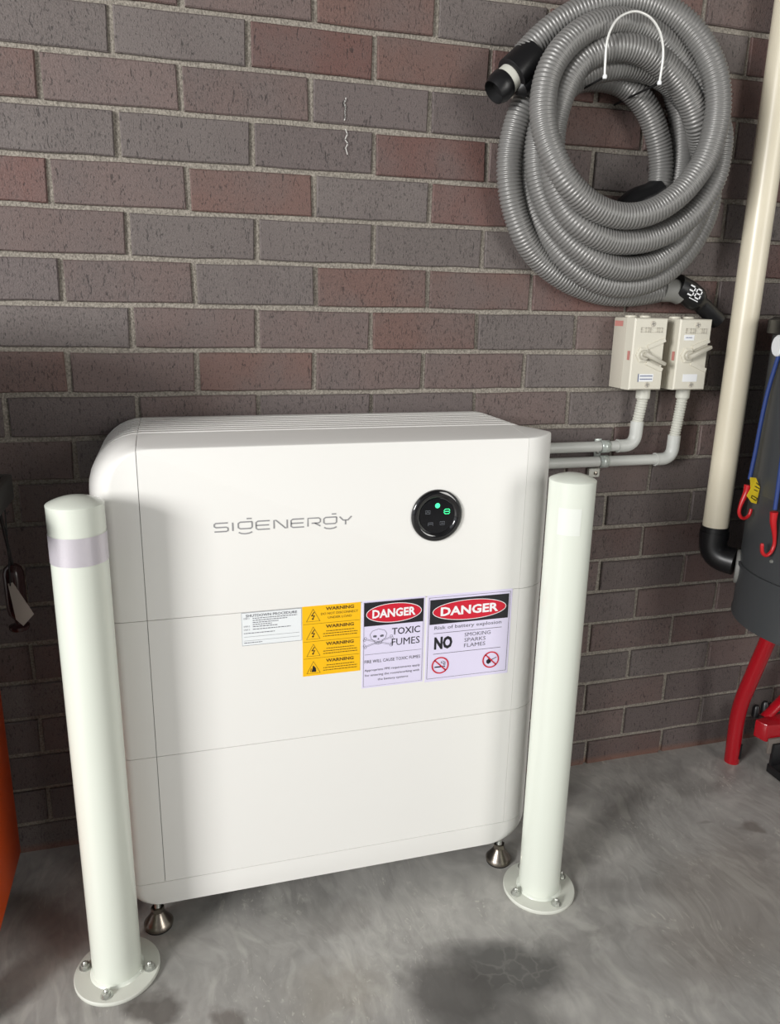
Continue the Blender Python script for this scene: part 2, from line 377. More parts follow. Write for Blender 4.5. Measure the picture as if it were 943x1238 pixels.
PERP = {(20,12):1.448,(19,1):0.118,(19,3):0.358,(19,5):0.599,(19,7):0.84,(18,0):-0.006,(18,2):0.233,(18,4):0.474,(18,6):0.715,(18,10):1.203,(17,1):0.117,(17,3):0.36,(17,5):0.601,(17,7):0.843,(17,9):1.089,(16,0):-0.004,(16,2):0.238,(16,4):0.479,(16,6):0.721,(16,12):1.442,(15,1):0.124,(15,3):0.365,(15,5):0.602,(15,7):0.843,(14,0):0.002,(14,2):0.242,(14,4):0.482,(14,6):0.722,(14,8):0.963,(14,12):1.446,(13,1):0.12,(13,3):0.361,(13,5):0.599,(13,7):0.838,(13,9):1.079,(12,0):-0.001,(12,2):0.239,(12,4):0.477,(12,6):0.717,(12,8):0.958,(11,9):1.076,(11,11):1.314,(10,0):-0.003,(10,12):1.443,(9,11):1.317,(8,10):1.201,(8,12):1.446,(7,11):1.317,(6,10):1.202,(6,12):1.449,(5,11):1.318,(5,13):1.563,(4,10):1.191,(4,12):1.438,(3,11):1.317,(3,13):1.563,(2,10):1.195,(2,12):1.438,(1,11):1.32,(1,13):1.564,(1,15):1.809,(0,10):1.213,(0,12):1.449}
rnd = random.Random(5)
BW, BH = 0.230, 0.0755
variants = []
for k in range(4):
    bm = bmesh.new(); bmesh.ops.create_cube(bm, size=1.0)
    for v in bm.verts: v.co = (v.co.x*BW, v.co.y*0.06, v.co.z*BH)
    bmesh.ops.delete(bm, geom=[f for f in bm.faces if f.calc_center_median().y > 0.02], context='FACES_ONLY')
    front = [e for e in bm.edges if all(v.co.y < 0 for v in e.verts)]
    bmesh.ops.subdivide_edges(bm, edges=[e for e in front if abs(e.verts[0].co.x-e.verts[1].co.x) > 0.1], cuts=3)
    for v in bm.verts:
        if v.co.y < 0: v.co.x += rnd.uniform(-.0012, .0012); v.co.z += rnd.uniform(-.0011, .0011); v.co.y += rnd.uniform(-.0006, .0006)
    front = [e for e in bm.edges if all(v.co.y < -0.02 for v in e.verts) and any(f.calc_center_median().y > -0.02 for f in e.link_faces)]
    bmesh.ops.bevel(bm, geom=front, offset=0.0022, segments=1, profile=0.5, affect='EDGES')
    bmesh.ops.recalc_face_normals(bm, faces=bm.faces)
    me = bpy.data.meshes.new('brick'); bm.to_mesh(me); bm.free(); me.materials.append(BRICK)
    for p in me.polygons: p.use_smooth = False
    variants.append(me)
GREY, MAUVE, REDB, RED2, DKG = (116, 107, 104), (118, 101, 97), (119, 92, 85), (115, 84, 78), (109, 98, 96)
DARKRED = (108, 88, 84)
TONE = {(20,2):MAUVE,(20,4):REDB,(20,6):GREY,(20,8):RED2,(20,12):RED2,(19,1):GREY,(19,3):RED2,(19,5):REDB,(19,7):RED2,(19,-1):GREY,(18,-2):REDB,(18,0):MAUVE,(18,2):MAUVE,(18,4):DKG,(18,6):DKG,(17,-1):GREY,
        (17,1):GREY,(17,3):DKG,(17,5):RED2,(16,-2):RED2,(16,0):MAUVE,(16,2):REDB,(16,4):GREY,(16,6):RED2,(15,-1):MAUVE,(15,1):GREY,(15,3):GREY,(15,5):GREY,
        (14,0):MAUVE,(14,2):GREY,(14,4):REDB,(14,6):REDB,(13,1):MAUVE,(13,3):MAUVE,(13,5):REDB,(13,7):GREY,(12,0):MAUVE,(12,2):REDB,(12,4):MAUVE,(12,6):MAUVE}
far = MB(); fcol = []
for row in range(31):
    par = 0 if row % 2 == 0 else 1
    for c in range(-10+par, 22, 2):
        a = PERP.get((row, c), c*0.1203+rnd.uniform(-.003, .003)); b = PERP.get((row, c+2), (c+2)*0.1203)
        xa, xb = a+0.005, b-0.005
        if xa < X0 or xb > X1: continue
        zc = row*CH + 0.0375
        if row > 23 or xb < -0.45 or xa > 2.0:      # bricks well outside the photograph, joined
            far.box(xa, xb, rnd.uniform(-.0012, .0012), .04, zc-BH/2, zc+BH/2); continue
        o = bpy.data.objects.new('brick', variants[rnd.randrange(4)]); C.objects.link(o)
        o.parent = wall; o.location = ((xa+xb)/2, 0.030+rnd.uniform(-.0012, .0012), zc+rnd.uniform(-.0007, .0007)); o.scale = ((xb-xa)/BW, 1, 1)
        t = TONE.get((row, c)) or rnd.choice([GREY, MAUVE, MAUVE, REDB, RED2, DKG] if row > 11 else [DKG, MAUVE, DKG, MAUVE, GREY, DARKRED])
        j = rnd.uniform(-4, 4); t = tuple(v*.915+j for v in t)
        o.color = lin(t)
fb = far.build('outer_bricks', BRICK, wall, smooth=False); fb['kind'] = 'stuff'; fb.color = lin((100, 86, 83))
# faint white chalk scribble on two bricks
ck = MB(); r2 = random.Random(2)
zz = 1.585
pts = []
while zz > 1.545: pts.append((0.540+r2.uniform(-.0016, .0016), zz)); zz -= 0.0035
ck.segs(pts, 0.0020, -0.0030)
for (xa, za), (xb, zb) in (((.541, 1.530), (.545, 1.522)), ((.545, 1.522), (.540, 1.512)), ((.540, 1.512), (.546, 1.505)), ((.546, 1.505), (.541, 1.496)), ((.542, 1.496), (.545, 1.486))): ck.segs([(xa, za), (xb, zb)], 0.0018, -0.0030)
o = ck.build('chalk_mark', CHALK, wall, smooth=False)

# ---------------------------------------------------------------- battery cabinet
cab = thing('battery_cabinet', 'wide white battery storage cabinet on four metal feet against the brick wall', 'battery cabinet', (0.475, -0.18, ZF))
ZB = 0.0815
def perim(y, xl, xr, zt, RL, RR, RB=0.036, ins=0.0):
    xl += ins; xr -= ins; zt -= ins; RL = max(RL-ins, .004); RR = max(RR-ins, .004); RBi = max(RB-ins, .004)
    p = []; n = 9
    def arc(cx, cz, r, a0, a1):
        for k in range(n+1):
            a = math.radians(a0+(a1-a0)*k/n); p.append((cx+r*math.cos(a), y, cz+r*math.sin(a)))
    arc(xl+RBi, ZB+RBi, RBi, 270, 180); arc(xl+RL, zt-RL, RL, 180, 90); arc(xr-RR, zt-RR, RR, 90, 0); arc(xr-RBi, ZB+RBi, RBi, 0, -90)
    return p
def body_sections(extra=0.0, grooves=True):
    S = []; BXL, BXR, BZT, BRL, BRR = 0.043, 0.905, 0.978, 0.090, 0.078
    S.append(perim(-0.022-extra*0, BXL, BXR, BZT, BRL, BRR, ins=extra))
    if grooves:
        y = -0.030
        for k in range(8):
            for dy, i in ((0, 0), (-.0148, 0), (-.0153, .013), (-.0229, .013)):
                S.append(perim(y+dy, BXL, BXR, BZT, BRL, BRR, ins=i+extra))
            y -= 0.0235
    th0 = 0
    for k in range(15):
        th = math.radians(90*k/14); c = 1-math.cos(th); t = min(1, math.degrees(th)/38)
        S.append(perim(-0.222-(0.0895-extra)*math.sin(th), 0.043+0.043*c, 0.905-0.077*c, 0.978-0.009*math.sin(th)-0.0035*c, 0.090-0.026*c, 0.078-0.073*t, 0.036, ins=extra))
    return S
def loft(S):
    mb = MB(); n = len(S[0]); v = [p for s_ in S for p in s_]; f = []
    for i in range(len(S)-1):
        for k in range(n): a, b = i*n+k, i*n+(k+1) % n; f.append((a, b, b+n, a+n))
    f.append(tuple(range(n))); f.append(tuple((len(S)-1)*n+k for k in range(n)))
    return mb.add(v, f)
loft(body_sections(0.006, False)).build('inner_chassis', CORE, cab)
shell = loft(body_sections())
me0 = bpy.data.meshes.new('shell'); me0.from_pydata(shell.v, [], shell.f); me0.update()
def piece(name, xa, xb, za, zb, ga=0.0005, gb=0.0005, gz=0.0005):
    bm = bmesh.new(); bm.from_mesh(me0)
    def cut(co, no):
        r = bmesh.ops.bisect_plane(bm, geom=bm.verts[:]+bm.edges[:]+bm.faces[:], plane_co=co, plane_no=no, clear_outer=True, dist=1e-6)
        ed = [g for g in r['geom_cut'] if isinstance(g, bmesh.types.BMEdge)]
        if ed: bmesh.ops.holes_fill(bm, edges=ed, sides=0)
    if xa is not None: cut((xa+ga, 0, 0), (-1, 0, 0))
    if xb is not None: cut((xb-gb, 0, 0), (1, 0, 0))
    if za is not None: cut((0, 0, za+gz), (0, 0, -1))
    if zb is not None: cut((0, 0, zb-gz), (0, 0, 1))
    me = bpy.data.meshes.new(name); bm.to_mesh(me); bm.free()
    return link(name, me, WHITE, cab, ang=28)
SL, SR = 0.127, 0.826
Z1, Z2, Z3 = 0.131, 0.401, 0.667
for za, zb, nm in ((Z3, None, 'controller_panel'), (Z2, Z3, 'battery_panel'), (Z1, Z2, 'battery_panel'), (None, Z1, 'base_panel')):
    if nm == 'base_panel': piece(nm, None, None, za, zb)
    else:
        piece(nm, SL, SR, za, zb, .0005, .00025)
        piece('end_panel', None, SL, za, zb, 0, .0005); piece('end_panel', SR, None, za, zb, .00025, 0)
bpy.data.meshes.remove(me0)
part_label(bpy.data.objects['controller_panel'], 'top panel with a row of fine cooling ridges along its upper edge')
FY = -0.3115
for fx, fy in ((0.108, -0.285), (0.833, -0.285), (0.108, -0.07), (0.833, -0.07)):
    ft = MB().lathe([(0.0, ZF+.004), (0.0275, ZF+.004), (0.028, ZF+.009), (0.024, ZF+.014), (0.0135, ZF+.030), (0.0115, ZF+.035), (0.0, ZF+.035)], 40, (fx, fy, 0), cap=False).build('levelling_foot', STEEL2, cab, ang=50)
    MB().lathe([(0.0255, ZF), (0.0265, ZF), (0.0265, ZF+.005), (0.0255, ZF+.005)], 40, (fx, fy, 0)).build('rubber_pad', RUBBER, ft)
    MB().lathe([(0.0125, ZF+.034), (0.0125, ZF+.044)], 6, (fx, fy, 0)).build('hex_nut', STEEL2, ft, smooth=False)
    pr = []; z = ZF+.044
    while z < ZB+.012: pr += [(0.0062, z), (0.0052, z+.0011)]; z += .0022
    MB().lathe(pr, 16, (fx, fy, 0)).build('threaded_rod', STEEL, ft)

# round display
dx, dz = 0.648, 0.8265
disp = MB().lathe([(0.0495, 0.0), (0.0495, 0.003), (0.047, 0.0055), (0.040, 0.0062), (0.036, 0.0045), (0.0345, 0.0022), (0.0, 0.0022)], 64, (dx, FY, dz), 'y', cap=False).build('display_bezel', GLOSSB, cab, ang=60)
part_label(disp, 'glossy black round bezel')
scr = MB().lathe([(0.0345, 0.0020), (0.0335, 0.0030), (0.0, 0.0032)], 48, (dx, FY, dz), 'y', cap=False).build('display_screen', SCREEN, disp)
iy = FY-0.0036
MB().disc(dx, dz+.0195, .0048, iy).build('green_light', GREEN, disp)
g = MB()
gx, gz = dx+.0185, dz+.0075
g.segs([(gx-.0055, gz+.0018), (gx-.003, gz+.0045), (gx+.004, gz+.0045), (gx+.0058, gz+.0018)], .0012, iy); g.segs([(gx-.0055, gz-.0018), (gx-.003, gz-.0045), (gx+.004, gz-.0045), (gx+.0058, gz-.0018)], .0012, iy)
g.segs([(gx-.0048, gz), (gx+.0048, gz)], .0014, iy)
g.build('green_icon', GREEN, disp, smooth=False)
for ix, iz, kind in ((-.0185, .0075, 0), (-.0125, -.0155, 1), (.0105, -.0145, 2)):
    g = MB(); ax, az = dx+ix, dz+iz
    g.ribbon([(ax-.0045, az-.003), (ax-.0045, az+.003), (ax+.0045, az+.003), (ax+.0045, az-.003)], .0009, iy, closed=(kind != 1))
    if kind == 0: g.segs([(ax-.003, az-.001), (ax, az+.0015), (ax+.003, az-.001)], .0009, iy)
    if kind == 2: g.segs([(ax-.002, az), (ax+.0025, az)], .001, iy)
    if kind == 1: g.segs([(ax-.003, az), (ax+.003, az)], .001, iy)
    g.build('grey_icon', ICON, disp, smooth=False)

# logo: rounded outline capitals, a bar above and a smile below each G
lg = MB(); ly = FY-0.0006; LH, LW = 0.0150, 0.0023
x0 = 0.246; k_ = 0.239/770.0
def gl(pts, a, b):
    lg.ribbon([(x0+(a+(b-a)*px)*k_, 0.8195+LH*pz) for px, pz in pts], LW, ly)
R_ = .16
gl([(1, 1), (.12, 1), (.0, .88), (.0, .62), (.12, .5), (.88, .5), (1, .38), (1, .12), (.88, 0), (0, 0)], 0, 74)
gl([(.5, 1), (.5, 0)], 96, 104)
def G(a, b):
    gl([(1, 1), (.15, 1), (0, .85), (0, .35), (.15, .2), (.9, .2)], a, b); gl([(1, 1), (1, .35), (.88, .2)], a, b)
    gl([(.62, 1.38), (.98, 1.38)], a, b); gl([(0.02, -.22), (.2, -.36), (.5, -.42), (.8, -.36), (1, -.22)], a, b)
def E_(a, b): gl([(1, 1), (.14, 1), (0, .86), (0, .14), (.14, 0), (1, 0)], a, b); gl([(0, .5), (.95, .5)], a, b)
G(130, 206); E_(228, 304); gl([(0, 0), (0, 1), (.14, 1), (.86, 0), (1, 0), (1, 1)], 328, 402); E_(424, 498)
gl([(0, 0), (0, 1), (.86, 1), (1, .86), (1, .52), (.86, .38), (.3, .38)], 520, 592); gl([(.55, .38), (1, 0)], 520, 592)
G(612, 686); gl([(0, 1), (.3, .55), (.7, .55), (1, 1)], 704, 774); gl([(.5, .55), (.5, 0)], 704, 774)
lo = lg.build('logo', LOGO, cab, smooth=False); part_label(lo, 'thin silver SIGENERGY lettering')

# ---------------------------------------------------------------- stickers on the cabinet
def sheet(name, x0, x1, z0, z1, m, lab, t=0.0005):
    o = MB().box(x0, x1, FY-t, FY, z0, z1).build(name, m, cab, smooth=False); part_label(o, lab); return o
Y1, Y2, Y3, Y4 = FY-.0008, FY-.0011, FY-.0014, FY-.0017
# shutdown procedure
s = sheet('instruction_label', .286, .3945, .6025, .6665, S_PAPER, 'white label headed SHUTDOWN PROCEDURE')
text('lettering', 'SHUTDOWN PROCEDURE', S_GREY, s, .294, .386, .6575, .6625, Y1, .015)
text('lettering', 'STEP 1:', S_GREY, s, .290, .301, .6535, .6562, Y1)
text('lettering', 'STEP 2:', S_GREY, s, .290, .301, .6385, .6412, Y1)
text('lettering', 'STEP 3:', S_GREY, s, .290, .301, .6320, .6347, Y1)
q = MB(); rr = random.Random(3)
def fuzz(xa, xb, z, h, y, mb):          # a line of print too small to read
    x = xa
    while x < xb:
        wd = rr.uniform(.002, .0055); mb.ribbon([(x, z), (min(x+wd, xb), z)], h, y); x += wd+.001
for z, xa, xb in ((.6545, .306, .386), (.6505, .306, .368), (.6465, .306, .352), (.6425, .306, .340), (.6385, .306, .350), (.6335, .306, .374), (.6265, .290, .345), (.608, .290, .322)): fuzz(xa, xb, z, .0014, Y1, q)
q.ribbon([(.290, .6195), (.390, .6195)], .0005, Y1); q.ribbon([(.290, .6120), (.390, .6120)], .0005, Y1)
q.build('fine_print', S_GREY, s, smooth=False)
MB().ribbon([(.2865, .603), (.394, .603), (.394, .666), (.2865, .666)], .0007, Y1, True).build('border_line', S_GREY, s, smooth=False)
# yellow strip of four warnings
s = sheet('warning_label', .3955, .505, .5285, .6680, S_YEL, 'yellow label with four WARNING blocks and hazard triangles')
rows = [(.668, .633), (.633, .598), (.598, .564), (.564, .5285)]
q = MB(); 
for i, (zt, zb) in enumerate(rows):
    text('lettering', 'WARNING', S_DKY, s, .439, .492, zt-.0105, zt-.0038, Y1, .03)
    cx, cz = .4155, (zt+zb)/2-.001
    tri = [(cx-.0125, cz-.0115), (cx+.0125, cz-.0115), (cx, cz+.0125)]
    t_ = MB().ribbon(tri, .0012, Y1, True)
    if i < 3:
        t_.segs([(cx+.0016, cz+.006), (cx-.0026, cz-.0005), (cx+.0022, cz-.0008), (cx-.001, cz-.0068)], .0016, Y1)
        t_.poly([(cx-.0030, cz-.0052), (cx-.0012, cz-.0090), (cx+.0018, cz-.0062)], Y1)
    else:
        t_.poly([(cx-.004, cz-.009), (cx+.005, cz-.009), (cx+.0045, cz-.002), (cx+.001, cz+.003), (cx-.001, cz+.004), (cx-.0018, cz-.001)], Y1)
        t_.segs([(cx-.0055, cz-.008), (cx-.0045, cz-.002)], .0012, Y1)
    t_.build('hazard_triangle', S_BLK, s, smooth=False)
    if i == 0:
        text('lettering', 'DO NOT DISCONNECT', S_DKY, s, .430, .500, zt-.0190, zt-.0145, Y1); text('lettering', 'UNDER LOAD', S_DKY, s, .443, .488, zt-.0272, zt-.0228, Y1)
    else:
        for k, z in enumerate((zt-.0165, zt-.0215, zt-.0265)): fuzz(.434+(.006 if k == 0 else 0), .499-(.006 if k == 0 else 0), z, .0015, Y1, q)
    if i: q.ribbon([(.397, zt), (.503, zt)], .0006, Y1)
q.build('fine_print', S_DKY, s, smooth=False)
def danger_head(s, x0, x1, z0, z1):
    MB().poly([(x0, z0), (x1, z0), (x1, z1), (x0, z1)], Y1).build('header_band', S_BLK, s, smooth=False)
    cx, cz, rx, rz = (x0+x1)/2, (z0+z1)/2, (x1-x0)/2*.93, (z1-z0)/2*.80
    e = MB().disc(cx, cz, rx, Y2, rz, 64).build('red_oval', S_RED, s, smooth=False)
    MB().ribbon([(cx+rx*math.cos(2*PI*k/64), cz+rz*math.sin(2*PI*k/64)) for k in range(64)], .0012, Y3, True).build('oval_outline', S_TXT, s, smooth=False)
    text('lettering', 'DANGER', S_TXT, s, cx-rx*.79, cx+rx*.79, cz-rz*.46, cz+rz*.46, Y3, .035)
# danger: toxic fumes
s = sheet('warning_sign', .5085, .6315, .4895, .6685, S_WHITE, 'white DANGER TOXIC FUMES sign with a skull and crossed bones')
danger_head(s, .512, .628, .6175, .6650)
MB().ribbon([(.5115, .493), (.6285, .493), (.6285, .6655), (.5115, .6655)], .0007, Y1, True).build('border_line', S_GREY, s, smooth=False)
text('lettering', 'TOXIC', S_BLK, s, .5665, .6225, .5955, .6095, Y1, .01); text('lettering', 'FUMES', S_BLK, s, .5665, .6225, .5730, .5875, Y1, .0)
sk = MB(); cx, cz = .540, .594
sk.ribbon([(cx-.007, cz-.009), (cx-.0095, cz-.006), (cx-.014, cz-.003), (cx-.0165, cz+.006), (cx-.012, cz+.013), (cx, cz+.0165), (cx+.012, cz+.013), (cx+.0165, cz+.006), (cx+.014, cz-.003), (cx+.0095, cz-.006), (cx+.007, cz-.009)], .0008, Y1)
sk.ribbon([(cx-.007, cz-.009), (cx-.006, cz-.0135), (cx, cz-.015), (cx+.006, cz-.0135), (cx+.007, cz-.009)], .0008, Y1)
for k in (-.003, 0, .003): sk.ribbon([(cx+k, cz-.010), (cx+k, cz-.0145)], .0005, Y1)
sk.poly([(cx-.010, cz+.000), (cx-.004, cz-.0005), (cx-.003, cz+.003), (cx-.007, cz+.0045), (cx-.0105, cz+.0035)], Y1)
sk.poly([(cx+.010, cz+.000), (cx+.0105, cz+.0035), (cx+.007, cz+.0045), (cx+.003, cz+.003), (cx+.004, cz-.0005)], Y1)
sk.poly([(cx, cz-.0015), (cx+.002, cz-.0055), (cx-.002, cz-.0055)], Y1)
for sg in (-1, 1):
    for dxx in (0, .0022):
        sk.ribbon([(cx-sg*.024, cz-.004+dxx), (cx+sg*.024, cz-.0185+dxx)], .0006, Y1)
    for ex, ez in ((-sg*.0255, -.0005), (-sg*.027, -.0045), (sg*.0255, -.0195), (sg*.027, -.0155)):
        sk.ribbon([(cx+ex+.0024*math.cos(2*PI*k/10), cz+ez+.0022*math.sin(2*PI*k/10)) for k in range(10)], .0006, Y1, True)
sk.build('skull_symbol', S_GREY, s, smooth=False)
MB().ribbon([(.5135, .5595), (.6265, .5595)], .0007, Y1).build('rule_line', S_GREY, s, smooth=False)
text('lettering', 'FIRE WILL CAUSE TOXIC FUMES', S_BLK, s, .5135, .6245, .5415, .5480, Y1, .0)
text('lettering', 'Appropriate PPE requirements apply', S_BLK, s, .5135, .6245, .5230, .5290, Y1)
text('lettering', 'for entering the room/working with', S_BLK, s, .5145, .6235, .5125, .5185, Y1)
text('lettering', 'the battery systems', S_BLK, s, .540, .601, .5020, .5080, Y1)
# danger: battery explosion
s = sheet('warning_sign', .6355, .8120, .4870, .6685, S_WHITE, 'wider white DANGER sign reading Risk of battery explosion')
danger_head(s, .6415, .8050, .6080, .6590)
MB().ribbon([(.6395, .4935), (.8075, .4935), (.8075, .6635), (.6395, .6635)], .0009, Y1, True).build('border_line', S_BLK, s, smooth=False)
text('lettering', 'Risk of battery explosion', S_GREY, s, .652, .792, .5945, .6040, Y1, .005)
MB().ribbon([(.651, .5890), (.793, .5890)], .0009, Y1).build('rule_line', S_BLK, s, smooth=False)
MB().ribbon([(.651, .5455), (.793, .5455)], .0009, Y1).build('rule_line', S_BLK, s, smooth=False)
text('lettering', 'NO', S_BLK, s, .6525, .690, .5545, .5815, Y1, .05)
for k, t_ in enumerate(('SMOKING', 'SPARKS', 'FLAMES')):
    text('lettering', t_, S_GREY, s, .715, (.770, .760, .760)[k], .5765-.0115*k, .5845-.0115*k, Y1, .0)
for kx, kind in ((.6665, 0), (.7735, 1)):
    cx, cz, r = kx, .5205, .0165
    b_ = MB().ribbon([(cx+r*math.cos(2*PI*k/48), cz+r*math.sin(2*PI*k/48)) for k in range(48)], .0027, Y3, True)
    b_.segs([(cx-r*.68, cz+r*.68), (cx+r*.68, cz-r*.68)], .0025, Y3); b_.build('prohibition_ring', S_RED, s, smooth=False)
    p_ = MB()
    if kind == 0:
        p_.poly([(cx-.0115, cz-.0045), (cx+.006, cz-.0045), (cx+.006, cz-.0018), (cx-.0115, cz-.0018)], Y2); p_.poly([(cx+.0072, cz-.0045), (cx+.010, cz-.0045), (cx+.010, cz-.0018), (cx+.0072, cz-.0018)], Y2)
        p_.segs([(cx+.0072, cz), (cx+.0072, cz+.004), (cx+.002, cz+.005), (cx+.002, cz+.008)], .0010, Y2); p_.segs([(cx+.0098, cz), (cx+.0098, cz+.006), (cx+.005, cz+.0085)], .0010, Y2)
    else:
        p_.poly([(cx-.009, cz-.006), (cx-.005, cz-.0095), (cx+.0005, cz-.006), (cx+.001, cz-.001), (cx-.0015, cz+.002), (cx-.004, cz+.0075), (cx-.0055, cz+.002), (cx-.009, cz-.001)], Y2)
        p_.segs([(cx-.004, cz-.003), (cx+.0115, cz+.004)], .0014, Y2)
    p_.build('pictogram', S_BLK, s, smooth=False)

# ---------------------------------------------------------------- bollards
def bollard(x, y, rp, h, label, tape, bolts, tx=0.0):
    b = thing('bollard', label, 'bollard', (x, y, ZF), 'bollards guarding the cabinet')
    MB().lathe([(rp, ZF+.008), (rp, h-.018), (rp, h)], 64, (x, y, 0), cap=False).build('post', POST, b)
    prof = [(rp+.0002, h-.003), (rp+.0002, h), (rp-.0006, h+.0008)]
    for k in range(1, 10):
        t = k/9; prof.append((max(rp*(1-t), .0005), h+.0008+0.0115*(1-(1-t)**2)))
    MB().lathe(prof, 64, (x, y, 0), cap=False).build('cap', POST, b, ang=25)
    # lean of the dome is flattened like a pressed cap
    bp = MB().lathe([(rp-.004, ZF), (.0735, ZF), (.0745, ZF+.0015), (.0745, ZF+.0065), (.0735, ZF+.008), (rp-.004, ZF+.008)], 72, (x, y, 0), cap=False).build('base_plate', PLATE, b)
    MB().lathe([(rp-.001, ZF+.008), (rp+.0045, ZF+.008), (rp+.0028, ZF+.0105), (rp-.001, ZF+.0130)], 64, (x, y, 0), cap=False).build('weld_bead', POST, b)
    if tape and tape[2] is TAPEW:      # a short patch on the side facing the room
        n_ = 14; A_ = [math.radians(212+56*k/n_) for k in range(n_+1)]; r_ = rp+.0006
        v_ = [(x+r_*math.cos(a), y+r_*math.sin(a), z) for a in A_ for z in tape[:2]]
        t_ = MB().add(v_, [(2*k, 2*k+2, 2*k+3, 2*k+1) for k in range(n_)]).build('tape_patch', tape[2], b); part_label(t_, tape[3])
    elif tape: t_ = MB().lathe([(rp+.0006, tape[0]), (rp+.0006, tape[1])], 64, (x, y, 0), cap=False).build('reflective_band', tape[2], b); part_label(t_, tape[3])
    for a in bolts:
        bx_, by_ = x+.0585*math.cos(a), y+.0585*math.sin(a)
        bo = MB().lathe([(.0105, ZF+.008), (.0105, ZF+.0098)], 28, (bx_, by_, 0)).build('anchor_bolt', STEEL, b)
        MB().lathe([(.0078, ZF+.0098), (.0078, ZF+.0165)], 6, (bx_, by_, 0)).build('hex_nut', STEEL, bo, smooth=False)
        MB().lathe([(.0040, ZF+.0165), (.0040, ZF+.020), (.0024, ZF+.022), (0.0002, ZF+.0222)], 16, (bx_, by_, 0), cap=False).build('stud', STEEL, bo)
    return b
rad = math.radians
bollard(0.037, -0.378, 0.0425, 0.898, 'cream steel bollard with a wide silver reflective band, front left of the cabinet', (0.808, 0.853, TAPE, 'silver grey reflective band below the cap'), (rad(165), rad(255), rad(345), rad(75)))
bollard(0.882, -0.3846, 0.0425, 0.901, 'cream steel bollard standing at the right end of the cabinet below the conduits', (0.806, 0.856, TAPEW, 'faint white tape patch below the cap'), (rad(190), rad(280), rad(10), rad(100)))

# ---------------------------------------------------------------- conduits and isolator switches
def bend(pts, r, n=8):
    """polyline with rounded corners of radius r"""
    P = [Vector(p) for p in pts]; out = [P[0]]
    for a, b, c in zip(P[:-2], P[1:-1], P[2:]):
        u = (a-b).normalized(); v = (c-b).normalized(); p0, p1 = b+u*r, b+v*r
        for k in range(n+1):
            t = k/n; out.append(p0*(1-t)**2+b*2*t*(1-t)+p1*t*t)
    out.append(P[-1]); return out
CY = -0.030; CR = 0.0125
def conduit(label, z, xe, ztop, xtop, x_start, xend):
    c = thing('conduit', label, 'conduit', (x_start, CY, z), 'electrical conduits')
    MB().sweep([(x_start, CY, z), (xe-.038, CY, z+.0)], CR, 24).build('pipe', CONDUIT, c)
    xx, zz = xe, z+.058
    MB().sweep(bend([(xe-.046, CY, z), (xe, CY, z), (xe, CY-.001, zz)], .030, 10), CR+.0025, 24).build('elbow', CONDUIT, c)
    MB().lathe([(CR+.0033, 0), (CR+.0033, .003)], 28, (xe-.047, CY, z), 'x').build('collar', CONDUIT, c)
    # ribbed flexible tail up to the gland
    pts = spline([(xe, CY-.001, zz-.004), (xe+(xtop-xe)*.4, CY-.006, zz+(ztop-zz)*.4), (xtop, CY-.010, ztop-.006), (xtop, CY-.010, ztop+.002)], .0016)
    MB().sweep(pts, [CR-.0008+.0011*(1 if (i//2) % 2 else -.3) for i in range(len(pts))], 24).build('flexible_tail', CONDUITW, c)
    MB().lathe([(CR+.0015, ztop-.004), (CR+.0035, ztop-.002), (CR+.0035, ztop+.020), (CR+.0015, ztop+.0215), (CR+.0015, ztop+.030)], 32, (xtop, CY-.010, 0)).build('gland', CONDUITW, c)
    return c
conduit('grey conduit, the upper of two, bending up into the left switch', 0.8905, 1.243, 1.006, 1.2445, 0.90, 1.2)
conduit('grey conduit, the lower and longer of two, bending up into the right switch', 0.8545, 1.350, 1.006, 1.3525, 0.90, 1.3)
cl = thing('conduit_clamp', 'shiny zinc double saddle clamp holding both grey conduits to the bricks', 'clamp', (1.160, -0.002, 0.872))
for z in (0.8905, 0.8545):
    p = [(1.150, CY+(CR+.0012)*math.sin(a), z+(CR+.0012)*math.cos(a)) for a in [PI*k/12*1.0+PI/1.0 for k in range(13)]]
    v = []; f = []
    for i, q in enumerate(p): v += [(1.150, q[1], q[2]), (1.172, q[1], q[2])]
    for i in range(12): f.append((2*i, 2*i+1, 2*i+3, 2*i+2))
    mb = MB(); mb.add(v, f)
    o = mb.build('saddle', ZINC, cl); md = o.modifiers.new('solid', 'SOLIDIFY'); md.thickness = 0.0014; md.offset = 1
MB().box(1.152, 1.170, -.004, -.0008, .838, .904).build('backing_strap', ZINC, cl, bevel=.0006)
MB().lathe([(.0048, .001), (.0048, .0035), (.002, .005)], 16, (1.161, -.0035, .8725), 'y').build('screw', STEEL, cl)
hk = thing('wall_clip', 'tiny pale clip with a dark screw just below the conduit clamp', 'clip', (1.152, -0.002, 0.826))
MB().box(1.138, 1.168, -.012, -.0012, .812, .834).build('clip_body', CONDUITW, hk, bevel=.003)
MB().lathe([(.0045, .011), (.0045, .014), (.002, .015)], 16, (1.156, 0, .822), 'y').build('screw', STEEL2, hk)

